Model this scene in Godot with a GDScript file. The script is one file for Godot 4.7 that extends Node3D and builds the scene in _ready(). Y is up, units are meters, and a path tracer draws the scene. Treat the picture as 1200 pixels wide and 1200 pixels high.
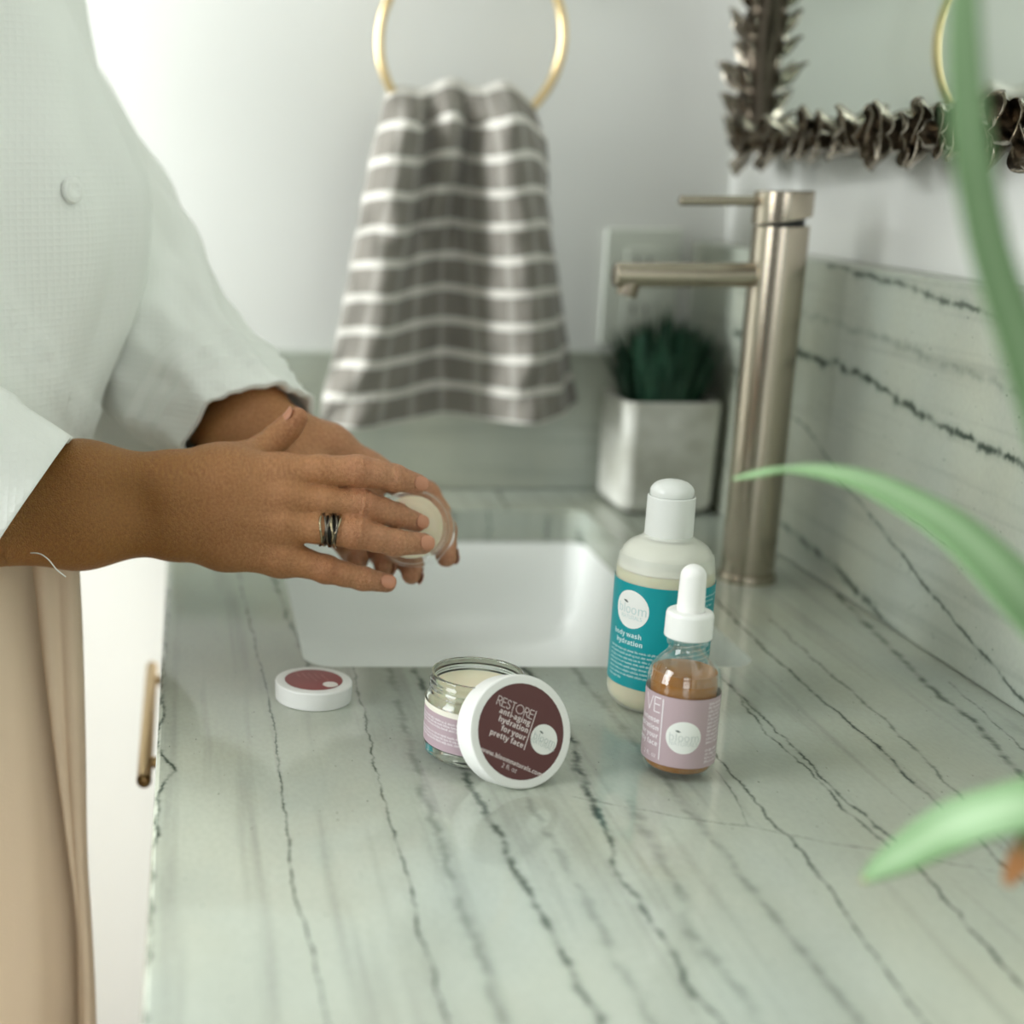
extends Node3D

const COUNTER := 0.9
const WALL_X := 0.535
const FAR_Z := -1.425

const RIGHT_PALM := [
	[[-0.0079,1.0365,-0.8455,0.0152], [0.0221,1.0402,-0.8485,0.0142], [0.0566,1.0400,-0.8443,0.0115]],
	[[-0.0078,1.0222,-0.8378,0.0152], [0.0235,1.0300,-0.8387,0.0141], [0.0599,1.0269,-0.8359,0.0117]],
	[[-0.0079,1.0050,-0.8377,0.0152], [0.0235,1.0121,-0.8353,0.0141], [0.0573,1.0105,-0.8329,0.0117]],
	[[-0.0042,1.0044,-0.8396,0.0147], [0.0221,0.9963,-0.8376,0.0142], [0.0577,0.9892,-0.8337,0.0121]],
	[[-0.0026,1.0275,-0.8495,0.0137], [0.0133,1.0364,-0.8558,0.0133], [0.0347,1.0433,-0.8616,0.0107]]]
const RIGHT_ARM := [
	[[-0.0079,1.0355,-0.8453,0.0155], [-0.0658,1.0346,-0.8471,0.0210], [-0.1473,1.0259,-0.8449,0.0274], [-0.2695,1.0096,-0.8450,0.0370]],
	[[-0.0079,1.0055,-0.8378,0.0152], [-0.0658,1.0055,-0.8398,0.0210], [-0.1473,1.0080,-0.8405,0.0274], [-0.2695,1.0019,-0.8431,0.0370]]]
const RIGHT_FINGERS := [
	[[0.0566,1.0400,-0.8443,0.0115], [0.0803,1.0435,-0.8359,0.0091], [0.1029,1.0434,-0.8338,0.0096], [0.1144,1.0417,-0.8344,0.0083], [0.1257,1.0385,-0.8367,0.0081], [0.1409,1.0334,-0.8427,0.0063]],
	[[0.0599,1.0269,-0.8359,0.0115], [0.0838,1.0256,-0.8304,0.0091], [0.1064,1.0226,-0.8317,0.0093], [0.1178,1.0186,-0.8349,0.0081], [0.1286,1.0141,-0.8399,0.0076], [0.1427,1.0078,-0.8476,0.0061]],
	[[0.0573,1.0105,-0.8329,0.0115], [0.0796,1.0098,-0.8255,0.0093], [0.1011,1.0078,-0.8229,0.0098], [0.1137,1.0042,-0.8241,0.0083], [0.1262,1.0002,-0.8272,0.0081], [0.1447,0.9976,-0.8348,0.0066]],
	[[0.0577,0.9892,-0.8337,0.0115], [0.0720,0.9870,-0.8280,0.0086], [0.0843,0.9840,-0.8252,0.0086], [0.0959,0.9807,-0.8254,0.0073], [0.1071,0.9776,-0.8267,0.0072], [0.1223,0.9739,-0.8299,0.0060]],
	[[0.0347,1.0433,-0.8616,0.0112], [0.0462,1.0494,-0.8693,0.0091], [0.0565,1.0563,-0.8731,0.0089], [0.0634,1.0627,-0.8737,0.0083], [0.0686,1.0690,-0.8721,0.0070]]]
const LEFT_PALM := [
	[[0.0699,1.0460,-0.9293,0.0155], [0.0946,1.0392,-0.9286,0.0138], [0.1207,1.0248,-0.9271,0.0112]],
	[[0.0664,1.0360,-0.9268,0.0155], [0.0950,1.0238,-0.9289,0.0138], [0.1165,1.0094,-0.9274,0.0113]],
	[[0.0619,1.0277,-0.9247,0.0155], [0.0892,1.0099,-0.9254,0.0138], [0.1096,0.9954,-0.9239,0.0110]],
	[[0.0601,1.0238,-0.9237,0.0149], [0.0850,1.0008,-0.9211,0.0132], [0.1021,0.9846,-0.9150,0.0103]],
	[[0.0680,1.0353,-0.9163,0.0142], [0.0796,1.0237,-0.9031,0.0129], [0.0918,1.0117,-0.8929,0.0100]]]
const LEFT_ARM := [
	[[0.0704,1.0471,-0.9295,0.0157], [0.0446,1.0610,-0.9567,0.0176], [0.0099,1.0798,-1.0149,0.0229], [-0.0533,1.1538,-1.1158,0.0280]],
	[[0.0601,1.0260,-0.9243,0.0152], [0.0329,1.0394,-0.9513,0.0176], [-0.0037,1.0582,-1.0096,0.0229], [-0.0680,1.1344,-1.1109,0.0280]]]
const LEFT_FINGERS := [
	[[0.1207,1.0248,-0.9271,0.0112], [0.1416,1.0160,-0.9270,0.0095], [0.1606,1.0071,-0.9247,0.0095], [0.1674,0.9969,-0.9181,0.0086], [0.1707,0.9870,-0.9084,0.0085], [0.1704,0.9728,-0.8936,0.0072]],
	[[0.1165,1.0094,-0.9274,0.0113], [0.1335,0.9883,-0.9283,0.0093], [0.1454,0.9730,-0.9183,0.0092], [0.1484,0.9674,-0.9066,0.0083], [0.1480,0.9663,-0.8960,0.0079], [0.1458,0.9642,-0.8811,0.0067]],
	[[0.1096,0.9954,-0.9239,0.0110], [0.1230,0.9785,-0.9248,0.0093], [0.1307,0.9691,-0.9153,0.0089], [0.1322,0.9674,-0.9046,0.0080], [0.1308,0.9674,-0.8943,0.0076], [0.1275,0.9694,-0.8793,0.0064]],
	[[0.1021,0.9846,-0.9150,0.0103], [0.1082,0.9736,-0.9164,0.0083], [0.1116,0.9696,-0.9092,0.0080], [0.1122,0.9693,-0.8999,0.0074], [0.1110,0.9709,-0.8900,0.0067], [0.1078,0.9745,-0.8775,0.0058]],
	[[0.0918,1.0117,-0.8929,0.0100], [0.0977,1.0076,-0.8795,0.0088], [0.1033,1.0034,-0.8692,0.0084], [0.1058,1.0007,-0.8624,0.0076], [0.1079,0.9983,-0.8566,0.0064]]]
const ALOE := [
	[[0.3027, 1.0503, -0.4203, 0.0109], [0.2792, 1.0846, -0.4494, 0.0108], [0.2700, 1.0998, -0.4789, 0.0096], [0.2616, 1.1063, -0.5063, 0.0082], [0.2553, 1.1081, -0.5274, 0.0069], [0.2465, 1.1060, -0.5526, 0.0046], [0.2411, 1.1004, -0.5718, 0.0034], [0.2320, 1.0941, -0.5857, 0.0007]],
	[[0.2893, 1.0555, -0.4010, 0.0068], [0.2684, 1.1175, -0.4112, 0.0064], [0.2435, 1.1707, -0.4090, 0.0057], [0.2279, 1.2015, -0.4063, 0.0053], [0.2170, 1.2296, -0.4030, 0.0050], [0.2123, 1.2544, -0.4040, 0.0044], [0.2128, 1.2771, -0.4096, 0.0035], [0.2198, 1.3030, -0.4212, 0.0005]],
	[[0.2960, 1.0257, -0.4039, 0.0085], [0.2836, 1.0270, -0.4145, 0.0090], [0.2704, 1.0205, -0.4232, 0.0092], [0.2591, 1.0082, -0.4356, 0.0086], [0.2495, 0.9916, -0.4469, 0.0062], [0.2440, 0.9830, -0.4520, 0.0039], [0.2408, 0.9756, -0.4563, 0.0009]],
	[[0.2994, 1.0313, -0.4104, 0.0059], [0.2927, 1.0194, -0.4229, 0.0056], [0.2804, 1.0076, -0.4251, 0.0048], [0.2757, 0.9979, -0.4258, 0.0037], [0.2735, 0.9906, -0.4260, 0.0011]]]

# ---------------------------------------------------------------- mesh helpers

class MB:
	# collects triangles; corners are given counter-clockwise as seen from outside
	var p := PackedVector3Array()
	var n := PackedVector3Array()
	var uv := PackedVector2Array()
	var col := PackedColorArray()
	var idx := PackedInt32Array()

	func v(pos: Vector3, nn := Vector3.ZERO, t := Vector2.ZERO, c := Color.WHITE) -> int:
		p.append(pos)
		n.append(nn)
		uv.append(t)
		col.append(c)
		return p.size() - 1

	func tri(a: int, b: int, c: int) -> void:
		idx.append(a)
		idx.append(c)
		idx.append(b)

	func quad(a: int, b: int, c: int, d: int) -> void:
		tri(a, b, c)
		tri(a, c, d)

	func smooth() -> void:
		var s := PackedVector3Array()
		s.resize(p.size())
		for i in range(0, idx.size(), 3):
			var f := (p[idx[i + 2]] - p[idx[i]]).cross(p[idx[i + 1]] - p[idx[i]])
			for k in 3:
				s[idx[i + k]] += f
		for i in p.size():
			if n[i] == Vector3.ZERO:
				n[i] = s[i].normalized() if s[i].length_squared() > 0.0 else Vector3.UP

	func poly(pts: Array, outward: Vector3) -> void:
		var f: Vector3 = (pts[1] - pts[0]).cross(pts[2] - pts[0]).normalized()
		var q := pts.duplicate()
		if f.dot(outward) < 0.0:
			q.reverse()
			f = -f
		var first := p.size()
		for a in q:
			v(a, f, Vector2(a.x + a.y, a.z + a.y))
		for i in range(1, q.size() - 1):
			tri(first, first + i, first + i + 1)

	func moved(t: Transform3D) -> void:
		for i in p.size():
			p[i] = t * p[i]
			n[i] = (t.basis * n[i]).normalized()

	func add(o: MB, t := Transform3D()) -> void:
		var first := p.size()
		for i in o.p.size():
			v(t * o.p[i], (t.basis * o.n[i]).normalized(), o.uv[i], o.col[i])
		for i in o.idx:
			idx.append(first + i)

	func mesh(m: Material) -> ArrayMesh:
		smooth()
		var a := []
		a.resize(Mesh.ARRAY_MAX)
		a[Mesh.ARRAY_VERTEX] = p
		a[Mesh.ARRAY_NORMAL] = n
		a[Mesh.ARRAY_TEX_UV] = uv
		a[Mesh.ARRAY_COLOR] = col
		a[Mesh.ARRAY_INDEX] = idx
		var r := ArrayMesh.new()
		r.add_surface_from_arrays(Mesh.PRIMITIVE_TRIANGLES, a)
		r.surface_set_material(0, m)
		return r


class Field:
	# distances on a grid, meshed as surface nets
	var o: Vector3
	var nx: int
	var ny: int
	var nz: int
	var h: float
	var d := PackedFloat32Array()

	func _init(lo: Vector3, hi: Vector3, cell: float) -> void:
		o = lo
		h = cell
		nx = int(ceil((hi.x - lo.x) / cell)) + 1
		ny = int(ceil((hi.y - lo.y) / cell)) + 1
		nz = int(ceil((hi.z - lo.z) / cell)) + 1
		d.resize(nx * ny * nz)
		d.fill(1.0)

	func like() -> Field:
		var f := Field.new(o, o + Vector3(nx - 1, ny - 1, nz - 1) * h * 0.9999, h)
		return f

	func bone(a: Vector3, b: Vector3, ra: float, rb: float, k: float) -> void:
		var pad := maxf(ra, rb) + k + 3.0 * h
		var lo := (a.min(b) - Vector3.ONE * pad - o) / h
		var hi := (a.max(b) + Vector3.ONE * pad - o) / h
		var x0 := maxi(0, int(lo.x))
		var y0 := maxi(0, int(lo.y))
		var z0 := maxi(0, int(lo.z))
		var x1 := mini(nx - 1, int(hi.x))
		var y1 := mini(ny - 1, int(hi.y))
		var z1 := mini(nz - 1, int(hi.z))
		var ba := b - a
		var l2 := maxf(ba.length_squared(), 1e-9)
		for z in range(z0, z1 + 1):
			for y in range(y0, y1 + 1):
				var row := (z * ny + y) * nx
				for x in range(x0, x1 + 1):
					var q := o + Vector3(x, y, z) * h - a
					var t := clampf(q.dot(ba) / l2, 0.0, 1.0)
					var e := (q - ba * t).length() - lerpf(ra, rb, t)
					var c := d[row + x]
					var s := maxf(k - absf(e - c), 0.0)
					d[row + x] = minf(e, c) - s * s * 0.25 / k

	func chain(list: Array, k: float) -> void:
		for i in list.size() - 1:
			var a: Array = list[i]
			var b: Array = list[i + 1]
			bone(Vector3(a[0], a[1], a[2]), Vector3(b[0], b[1], b[2]), a[3], b[3], k)

	func join(f: Field, k: float) -> void:
		for i in d.size():
			var e := f.d[i]
			if e < 0.9:
				var c := d[i]
				var s := maxf(k - absf(e - c), 0.0)
				d[i] = minf(e, c) - s * s * 0.25 / k

	func net(mb: MB, shade: Callable) -> void:
		var at := PackedInt32Array()
		at.resize(d.size())
		at.fill(-1)
		var off := PackedInt32Array([0, 1, nx, nx + 1, nx * ny, nx * ny + 1, nx * ny + nx, nx * ny + nx + 1])
		var corner := [Vector3(0, 0, 0), Vector3(1, 0, 0), Vector3(0, 1, 0), Vector3(1, 1, 0), Vector3(0, 0, 1), Vector3(1, 0, 1), Vector3(0, 1, 1), Vector3(1, 1, 1)]
		var edges := PackedInt32Array([0, 1, 2, 3, 4, 5, 6, 7, 0, 2, 1, 3, 4, 6, 5, 7, 0, 4, 1, 5, 2, 6, 3, 7])
		for z in nz - 1:
			for y in ny - 1:
				var row := (z * ny + y) * nx
				for x in nx - 1:
					var i := row + x
					var d0 := d[i]
					if absf(d0) > 2.0 * h:
						continue
					var inside := 0
					for k in 8:
						if d[i + off[k]] < 0.0:
							inside += 1
					if inside == 0 or inside == 8:
						continue
					var sum := Vector3.ZERO
					var count := 0
					for e in 12:
						var a := edges[2 * e]
						var b := edges[2 * e + 1]
						var da := d[i + off[a]]
						var db := d[i + off[b]]
						if (da < 0.0) != (db < 0.0):
							sum += corner[a].lerp(corner[b], da / (da - db))
							count += 1
					var pos := o + (Vector3(x, y, z) + sum / count) * h
					at[i] = mb.v(pos, Vector3.ZERO, Vector2.ZERO, shade.call(pos))
		var nxy := nx * ny
		for z in range(1, nz - 1):
			for y in range(1, ny - 1):
				var row := (z * ny + y) * nx
				for x in range(1, nx - 1):
					var i := row + x
					if absf(d[i]) > 2.0 * h:
						continue
					var s := d[i] < 0.0
					if s != (d[i + 1] < 0.0):
						ring(mb, at[i - nx - nxy], at[i - nxy], at[i], at[i - nx], s)
					if s != (d[i + nx] < 0.0):
						ring(mb, at[i - 1 - nxy], at[i - 1], at[i], at[i - nxy], s)
					if s != (d[i + nxy] < 0.0):
						ring(mb, at[i - 1 - nx], at[i - nx], at[i], at[i - 1], s)

	func ring(mb: MB, a: int, b: int, c: int, e: int, s: bool) -> void:
		if a < 0 or b < 0 or c < 0 or e < 0:
			return
		if s:
			mb.quad(a, b, c, e)
		else:
			mb.quad(e, c, b, a)


func lathe(mb: MB, prof: PackedVector2Array, seg := 48, sharp := 40.0, from := 0.0, to := TAU) -> void:
	# profile runs bottom -> outside -> top (-> inside), so that normals point out
	var m := prof.size() - 1
	var sn := PackedVector2Array()
	for i in m:
		var e := prof[i + 1] - prof[i]
		sn.append(Vector2(e.y, -e.x).normalized())
	for i in m:
		var na := sn[i]
		var nb := sn[i]
		if i > 0 and absf(rad_to_deg(sn[i].angle_to(sn[i - 1]))) < sharp:
			na = (sn[i] + sn[i - 1]).normalized()
		if i < m - 1 and absf(rad_to_deg(sn[i].angle_to(sn[i + 1]))) < sharp:
			nb = (sn[i] + sn[i + 1]).normalized()
		var first := mb.p.size()
		for j in seg + 1:
			var t := lerpf(from, to, float(j) / seg)
			var c := cos(t)
			var s := sin(t)
			mb.v(Vector3(prof[i].x * c, prof[i].y, prof[i].x * s), Vector3(na.x * c, na.y, na.x * s), Vector2(float(j) / seg, float(i) / m))
			mb.v(Vector3(prof[i + 1].x * c, prof[i + 1].y, prof[i + 1].x * s), Vector3(nb.x * c, nb.y, nb.x * s), Vector2(float(j) / seg, float(i + 1) / m))
		for j in seg:
			var q := first + 2 * j
			mb.quad(q, q + 1, q + 3, q + 2)


func rounded(pts: Array, radii: Array) -> PackedVector2Array:
	# a profile whose corners are rounded by the given radii
	var out := PackedVector2Array()
	for i in pts.size():
		var r: float = radii[i]
		if r <= 0.0 or i == 0 or i == pts.size() - 1:
			out.append(pts[i])
			continue
		var a: Vector2 = pts[i] + (pts[i - 1] - pts[i]).limit_length(r)
		var c: Vector2 = pts[i] + (pts[i + 1] - pts[i]).limit_length(r)
		for k in 6:
			var t := k / 5.0
			out.append(a.lerp(pts[i], t).lerp(pts[i].lerp(c, t), t))
	return out


func box(mb: MB, size: Vector3, at := Vector3.ZERO, b := 0.002, basis := Basis()) -> void:
	# a box whose edges are chamfered by b
	var hs := size / 2.0
	var f := func(s: Vector3, axis: int) -> Vector3:
		var q := Vector3(s.x * (hs.x - b), s.y * (hs.y - b), s.z * (hs.z - b))
		q[axis] = s[axis] * hs[axis]
		return at + basis * q
	for axis in 3:
		var u := (axis + 1) % 3
		var w := (axis + 2) % 3
		for s in [-1.0, 1.0]:
			var pts := []
			for k in [[-1.0, -1.0], [1.0, -1.0], [1.0, 1.0], [-1.0, 1.0]]:
				var c := Vector3.ZERO
				c[axis] = s
				c[u] = k[0]
				c[w] = k[1]
				pts.append(f.call(c, axis))
			var out := Vector3.ZERO
			out[axis] = s
			mb.poly(pts, basis * out)
			for t in [-1.0, 1.0]:
				var e0 := Vector3.ZERO
				e0[axis] = s
				e0[u] = t
				e0[w] = -1.0
				var e1 := e0
				e1[w] = 1.0
				var o2 := Vector3.ZERO
				o2[axis] = s
				o2[u] = t
				mb.poly([f.call(e0, axis), f.call(e1, axis), f.call(e1, u), f.call(e0, u)], basis * o2)
	for x in [-1.0, 1.0]:
		for y in [-1.0, 1.0]:
			for z in [-1.0, 1.0]:
				var c := Vector3(x, y, z)
				mb.poly([f.call(c, 0), f.call(c, 1), f.call(c, 2)], basis * c)


func spline(pts: Array, per := 8) -> Array:
	var out := []
	for i in pts.size() - 1:
		var a: Vector3 = pts[maxi(i - 1, 0)]
		var d: Vector3 = pts[mini(i + 2, pts.size() - 1)]
		for k in per:
			out.append(pts[i].cubic_interpolate(pts[i + 1], a, d, float(k) / per))
	out.append(pts[-1])
	return out


func frames(path: Array) -> Array:
	# a basis at every point of a path: x and y across, z along
	var out := []
	var up := Vector3.UP
	for i in path.size():
		var t: Vector3 = (path[mini(i + 1, path.size() - 1)] - path[maxi(i - 1, 0)]).normalized()
		if i == 0 and absf(t.dot(up)) > 0.9:
			up = Vector3.BACK
		var x := up.cross(t).normalized()
		up = t.cross(x).normalized()
		out.append(Basis(x, up, t))
	return out


func tube(mb: MB, path: Array, radius: Callable, seg := 12, rings: Array = [], caps := true) -> void:
	# radius(place along 0..1, angle) gives the radius; rings may list [index, inset] for walls with an inside
	var fr := frames(path)
	if rings.is_empty():
		for i in path.size():
			rings.append([i, 0.0])
	var first := mb.p.size()
	for r in rings:
		var i: int = r[0]
		var b: Basis = fr[i]
		for j in seg:
			var a := TAU * j / seg
			var rad: float = radius.call(float(i) / (path.size() - 1), a) - r[1]
			mb.v(path[i] + (b.x * cos(a) + b.y * sin(a)) * rad, Vector3.ZERO, Vector2(float(j) / seg, float(i) / (path.size() - 1)))
	for i in rings.size() - 1:
		for j in seg:
			var q := first + i * seg
			var k := (j + 1) % seg
			mb.quad(q + j, q + k, q + seg + k, q + seg + j)
	if caps:
		for e in [0, rings.size() - 1]:
			var c := mb.v(path[rings[e][0]])
			for j in seg:
				var q: int = first + e * seg
				if e == 0:
					mb.tri(c, q + (j + 1) % seg, q + j)
				else:
					mb.tri(c, q + j, q + (j + 1) % seg)


func sheet(mb: MB, f: Callable, nu: int, nv: int, thick := 0.0) -> void:
	# a surface f(u, v) over the unit square; with a thickness it gets a back and edges
	var first := mb.p.size()
	for j in nv + 1:
		for i in nu + 1:
			mb.v(f.call(float(i) / nu, float(j) / nv), Vector3.ZERO, Vector2(float(i) / nu, float(j) / nv))
	for j in nv:
		for i in nu:
			var q := first + j * (nu + 1) + i
			mb.quad(q, q + 1, q + nu + 2, q + nu + 1)
	if thick <= 0.0:
		return
	var m := MB.new()
	m.p = mb.p.slice(first)
	m.n.resize(m.p.size())
	for i in mb.idx.size():
		if mb.idx[i] >= first:
			m.idx.append(mb.idx[i] - first)
	m.smooth()
	var back := mb.p.size()
	for i in m.p.size():
		mb.v(m.p[i] - m.n[i] * thick, Vector3.ZERO, mb.uv[first + i])
	for j in nv:
		for i in nu:
			var q := back + j * (nu + 1) + i
			mb.quad(q + nu + 1, q + nu + 2, q + 1, q)
	var rim := []
	for i in nu:
		rim.append(i)
	for j in nv:
		rim.append(j * (nu + 1) + nu)
	for i in nu:
		rim.append(nv * (nu + 1) + nu - i)
	for j in nv:
		rim.append((nv - j) * (nu + 1))
	for k in rim.size():
		var a: int = rim[k]
		var b: int = rim[(k + 1) % rim.size()]
		mb.quad(back + a, back + b, first + b, first + a)


func obj(called: String, mb: MB, m: Material, parent: Node = null) -> MeshInstance3D:
	var o := MeshInstance3D.new()
	o.name = called
	o.mesh = mb.mesh(m)
	(parent if parent else self).add_child(o, true)
	return o


func tag(o: Node, label: String, category: String, group := "") -> Node:
	o.set_meta("label", label)
	o.set_meta("category", category)
	if group:
		o.set_meta("group", group)
	return o


func thing(called: String, label: String, category: String, at := Vector3.ZERO, group := "") -> Node3D:
	var o := Node3D.new()
	o.name = called
	o.position = at
	add_child(o, true)
	tag(o, label, category, group)
	return o


func struct(called: String, mb: MB, m: Material, label: String, category: String) -> MeshInstance3D:
	var o := obj(called, mb, m)
	tag(o, label, category)
	o.set_meta("kind", "structure")
	return o


func mat(c: Color, rough := 0.6, metal := 0.0) -> StandardMaterial3D:
	var m := StandardMaterial3D.new()
	m.albedo_color = c
	m.roughness = rough
	m.metallic = metal
	return m


func rgb(r: float, g: float, b: float) -> Color:
	return Color(r / 255.0, g / 255.0, b / 255.0)


func glass(alpha := 0.06, c := Color.WHITE) -> StandardMaterial3D:
	var m := mat(Color(c.r, c.g, c.b, alpha), 0.03)
	m.transparency = BaseMaterial3D.TRANSPARENCY_ALPHA
	return m


func noise_tex(freq: float, dark: Color, light: Color, seed_ := 1, size := 512, bump := false) -> NoiseTexture2D:
	var n := FastNoiseLite.new()
	n.seed = seed_
	n.frequency = freq
	n.fractal_octaves = 4
	var t := NoiseTexture2D.new()
	t.width = size
	t.height = size
	t.seamless = true
	t.noise = n
	if bump:
		t.as_normal_map = true
		t.bump_strength = 4.0
	else:
		var g := Gradient.new()
		g.set_color(0, dark)
		g.set_color(1, light)
		t.color_ramp = g
	return t


# ---------------------------------------------------------------- stone

func marble(w: int, h: int, metres: Vector2, veins: Array, seed_: int, level := false) -> ImageTexture:
	# veins: [half width in mm, darkness, wander in mm, points in metres from the top left corner]; grain runs down the picture
	var cloud := FastNoiseLite.new()
	cloud.seed = seed_
	cloud.frequency = 1.0
	cloud.fractal_octaves = 4
	var rng := RandomNumberGenerator.new()
	rng.seed = seed_
	var bw := w / 2
	var bh := h / 2
	var base := Image.create_empty(bw, bh, false, Image.FORMAT_RGB8)
	var bytes := PackedByteArray()
	bytes.resize(bw * bh * 3)
	for y in bh:
		var my := metres.y * y / bh
		for x in bw:
			var mx := metres.x * x / bw
			var a := cloud.get_noise_2d(mx * 9.0, my * 5.0)
			var s := cloud.get_noise_2d(mx * 55.0 + 40.0, my * 2.2) if not level else cloud.get_noise_2d(my * 55.0 + 40.0, mx * 2.2)
			var f := cloud.get_noise_2d(mx * 260.0, my * 160.0 + 90.0)
			var streak := maxf(0.0, s - 0.12)
			var l := 0.93 + 0.05 * a - 0.16 * streak + 0.03 * f
			var warm := cloud.get_noise_2d(mx * 6.0 + 300.0, my * 4.0)
			var i := (y * bw + x) * 3
			bytes[i] = clampi(int(255.0 * l * (0.985 + 0.02 * warm)), 0, 255)
			bytes[i + 1] = clampi(int(255.0 * l), 0, 255)
			bytes[i + 2] = clampi(int(255.0 * l * (0.965 - 0.03 * warm)), 0, 255)
	base.set_data(bw, bh, false, Image.FORMAT_RGB8, bytes)
	base.resize(w, h, Image.INTERPOLATE_BILINEAR)
	bytes = base.get_data()
	var dark := PackedFloat32Array()
	dark.resize(w * h)
	var px := Vector2(w / metres.x, h / metres.y) / 1000.0
	var which := 0
	for vein in veins:
		which += 1
		var half: float = vein[0]
		var deep: float = vein[1]
		var wander: float = vein[2]
		var pts: Array = vein[3]
		var walked := 0.0
		for i in range(0, pts.size() - 2, 2):
			var a := Vector2(pts[i], pts[i + 1]) * 1000.0
			var b := Vector2(pts[i + 2], pts[i + 3]) * 1000.0
			var steps := maxi(1, int(a.distance_to(b) / 0.45))
			var across := (b - a).orthogonal().normalized()
			for k in steps:
				var s := walked + a.distance_to(b) * k / steps
				var c := a.lerp(b, float(k) / steps)
				c += across * wander * (2.0 * cloud.get_noise_2d(s * 0.03, which * 17.0) + 0.4 * cloud.get_noise_2d(s * 0.22, which * 31.0))
				var r := half * (0.45 + 1.3 * absf(cloud.get_noise_2d(s * 0.13, which * 7.0 + 200.0)) + 0.6 * absf(cloud.get_noise_2d(s * 0.5, which * 3.0)))
				var e := deep * clampf(0.72 + 1.3 * cloud.get_noise_2d(s * 0.05, which * 11.0 + 500.0), 0.25, 1.0)
				var reach := r * 2.4 + 0.3
				for y in range(maxi(0, int((c.y - reach) * px.y)), mini(h - 1, int((c.y + reach) * px.y) + 1) + 1):
					for x in range(maxi(0, int((c.x - reach) * px.x)), mini(w - 1, int((c.x + reach) * px.x) + 1) + 1):
						var d := Vector2(x / px.x - c.x, y / px.y - c.y).length()
						var t := e * (clampf(1.25 - d / r, 0.0, 1.0) * 0.85 + 0.22 * clampf(1.0 - d / (r * 2.4), 0.0, 1.0))
						var j := y * w + x
						if t > dark[j]:
							dark[j] = t
			walked += a.distance_to(b)
	# small pits
	for k in int(metres.x * metres.y * 1400.0):
		var x := rng.randi_range(2, w - 3)
		var y := rng.randi_range(2, h - 3)
		var e := rng.randf_range(0.1, 0.4)
		for q in rng.randi_range(2, 6):
			dark[(y + q % 2) * w + x + q / 2 - 1] = e
	for j in dark.size():
		var t := dark[j]
		if t > 0.004:
			t = minf(t, 1.0)
			bytes[3 * j] = int(lerpf(bytes[3 * j], 52.0, t))
			bytes[3 * j + 1] = int(lerpf(bytes[3 * j + 1], 66.0, t))
			bytes[3 * j + 2] = int(lerpf(bytes[3 * j + 2], 58.0, t))
	return ImageTexture.create_from_image(Image.create_from_data(w, h, false, Image.FORMAT_RGB8, bytes))


func shifted(pts: Array, dx: float, dy: float, sx := 1.0, sy := 1.0) -> Array:
	var out := []
	for i in range(0, pts.size(), 2):
		out.append(pts[i] * sx + dx)
		out.append(pts[i + 1] * sy + dy)
	return out


# ---------------------------------------------------------------- print

func text2d(s: String, size: float, serif := "Droid Sans", weight := 400) -> PackedVector2Array:
	# triangles of a line of text, its left end on the baseline at the origin; size is the height of a capital
	var f := SystemFont.new()
	f.font_names = PackedStringArray([serif])
	f.font_weight = weight
	var t := TextMesh.new()
	t.font = f
	t.text = s
	t.font_size = 32
	t.pixel_size = size / 23.0
	t.depth = 0.0
	t.horizontal_alignment = HORIZONTAL_ALIGNMENT_LEFT
	t.vertical_alignment = VERTICAL_ALIGNMENT_BOTTOM
	var a := t.surface_get_arrays(0)
	var out := PackedVector2Array()
	var vs: PackedVector3Array = a[Mesh.ARRAY_VERTEX]
	var ns: PackedVector3Array = a[Mesh.ARRAY_NORMAL]
	var ix = a[Mesh.ARRAY_INDEX]
	var order: PackedInt32Array = ix if ix != null else PackedInt32Array(range(vs.size()))
	for i in order:
		if ns[i].z > 0.5:
			out.append(Vector2(vs[i].x, vs[i].y))
	t.text = "H"
	var base := 1e9
	for q in t.surface_get_arrays(0)[Mesh.ARRAY_VERTEX]:
		base = minf(base, q.y)
	var lo := 1e9
	for q in out:
		lo = minf(lo, q.x)
	for i in out.size():
		out[i] -= Vector2(lo, base)
	return out


func width(t: PackedVector2Array) -> float:
	var hi := 0.0
	for q in t:
		hi = maxf(hi, q.x)
	return hi


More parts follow.
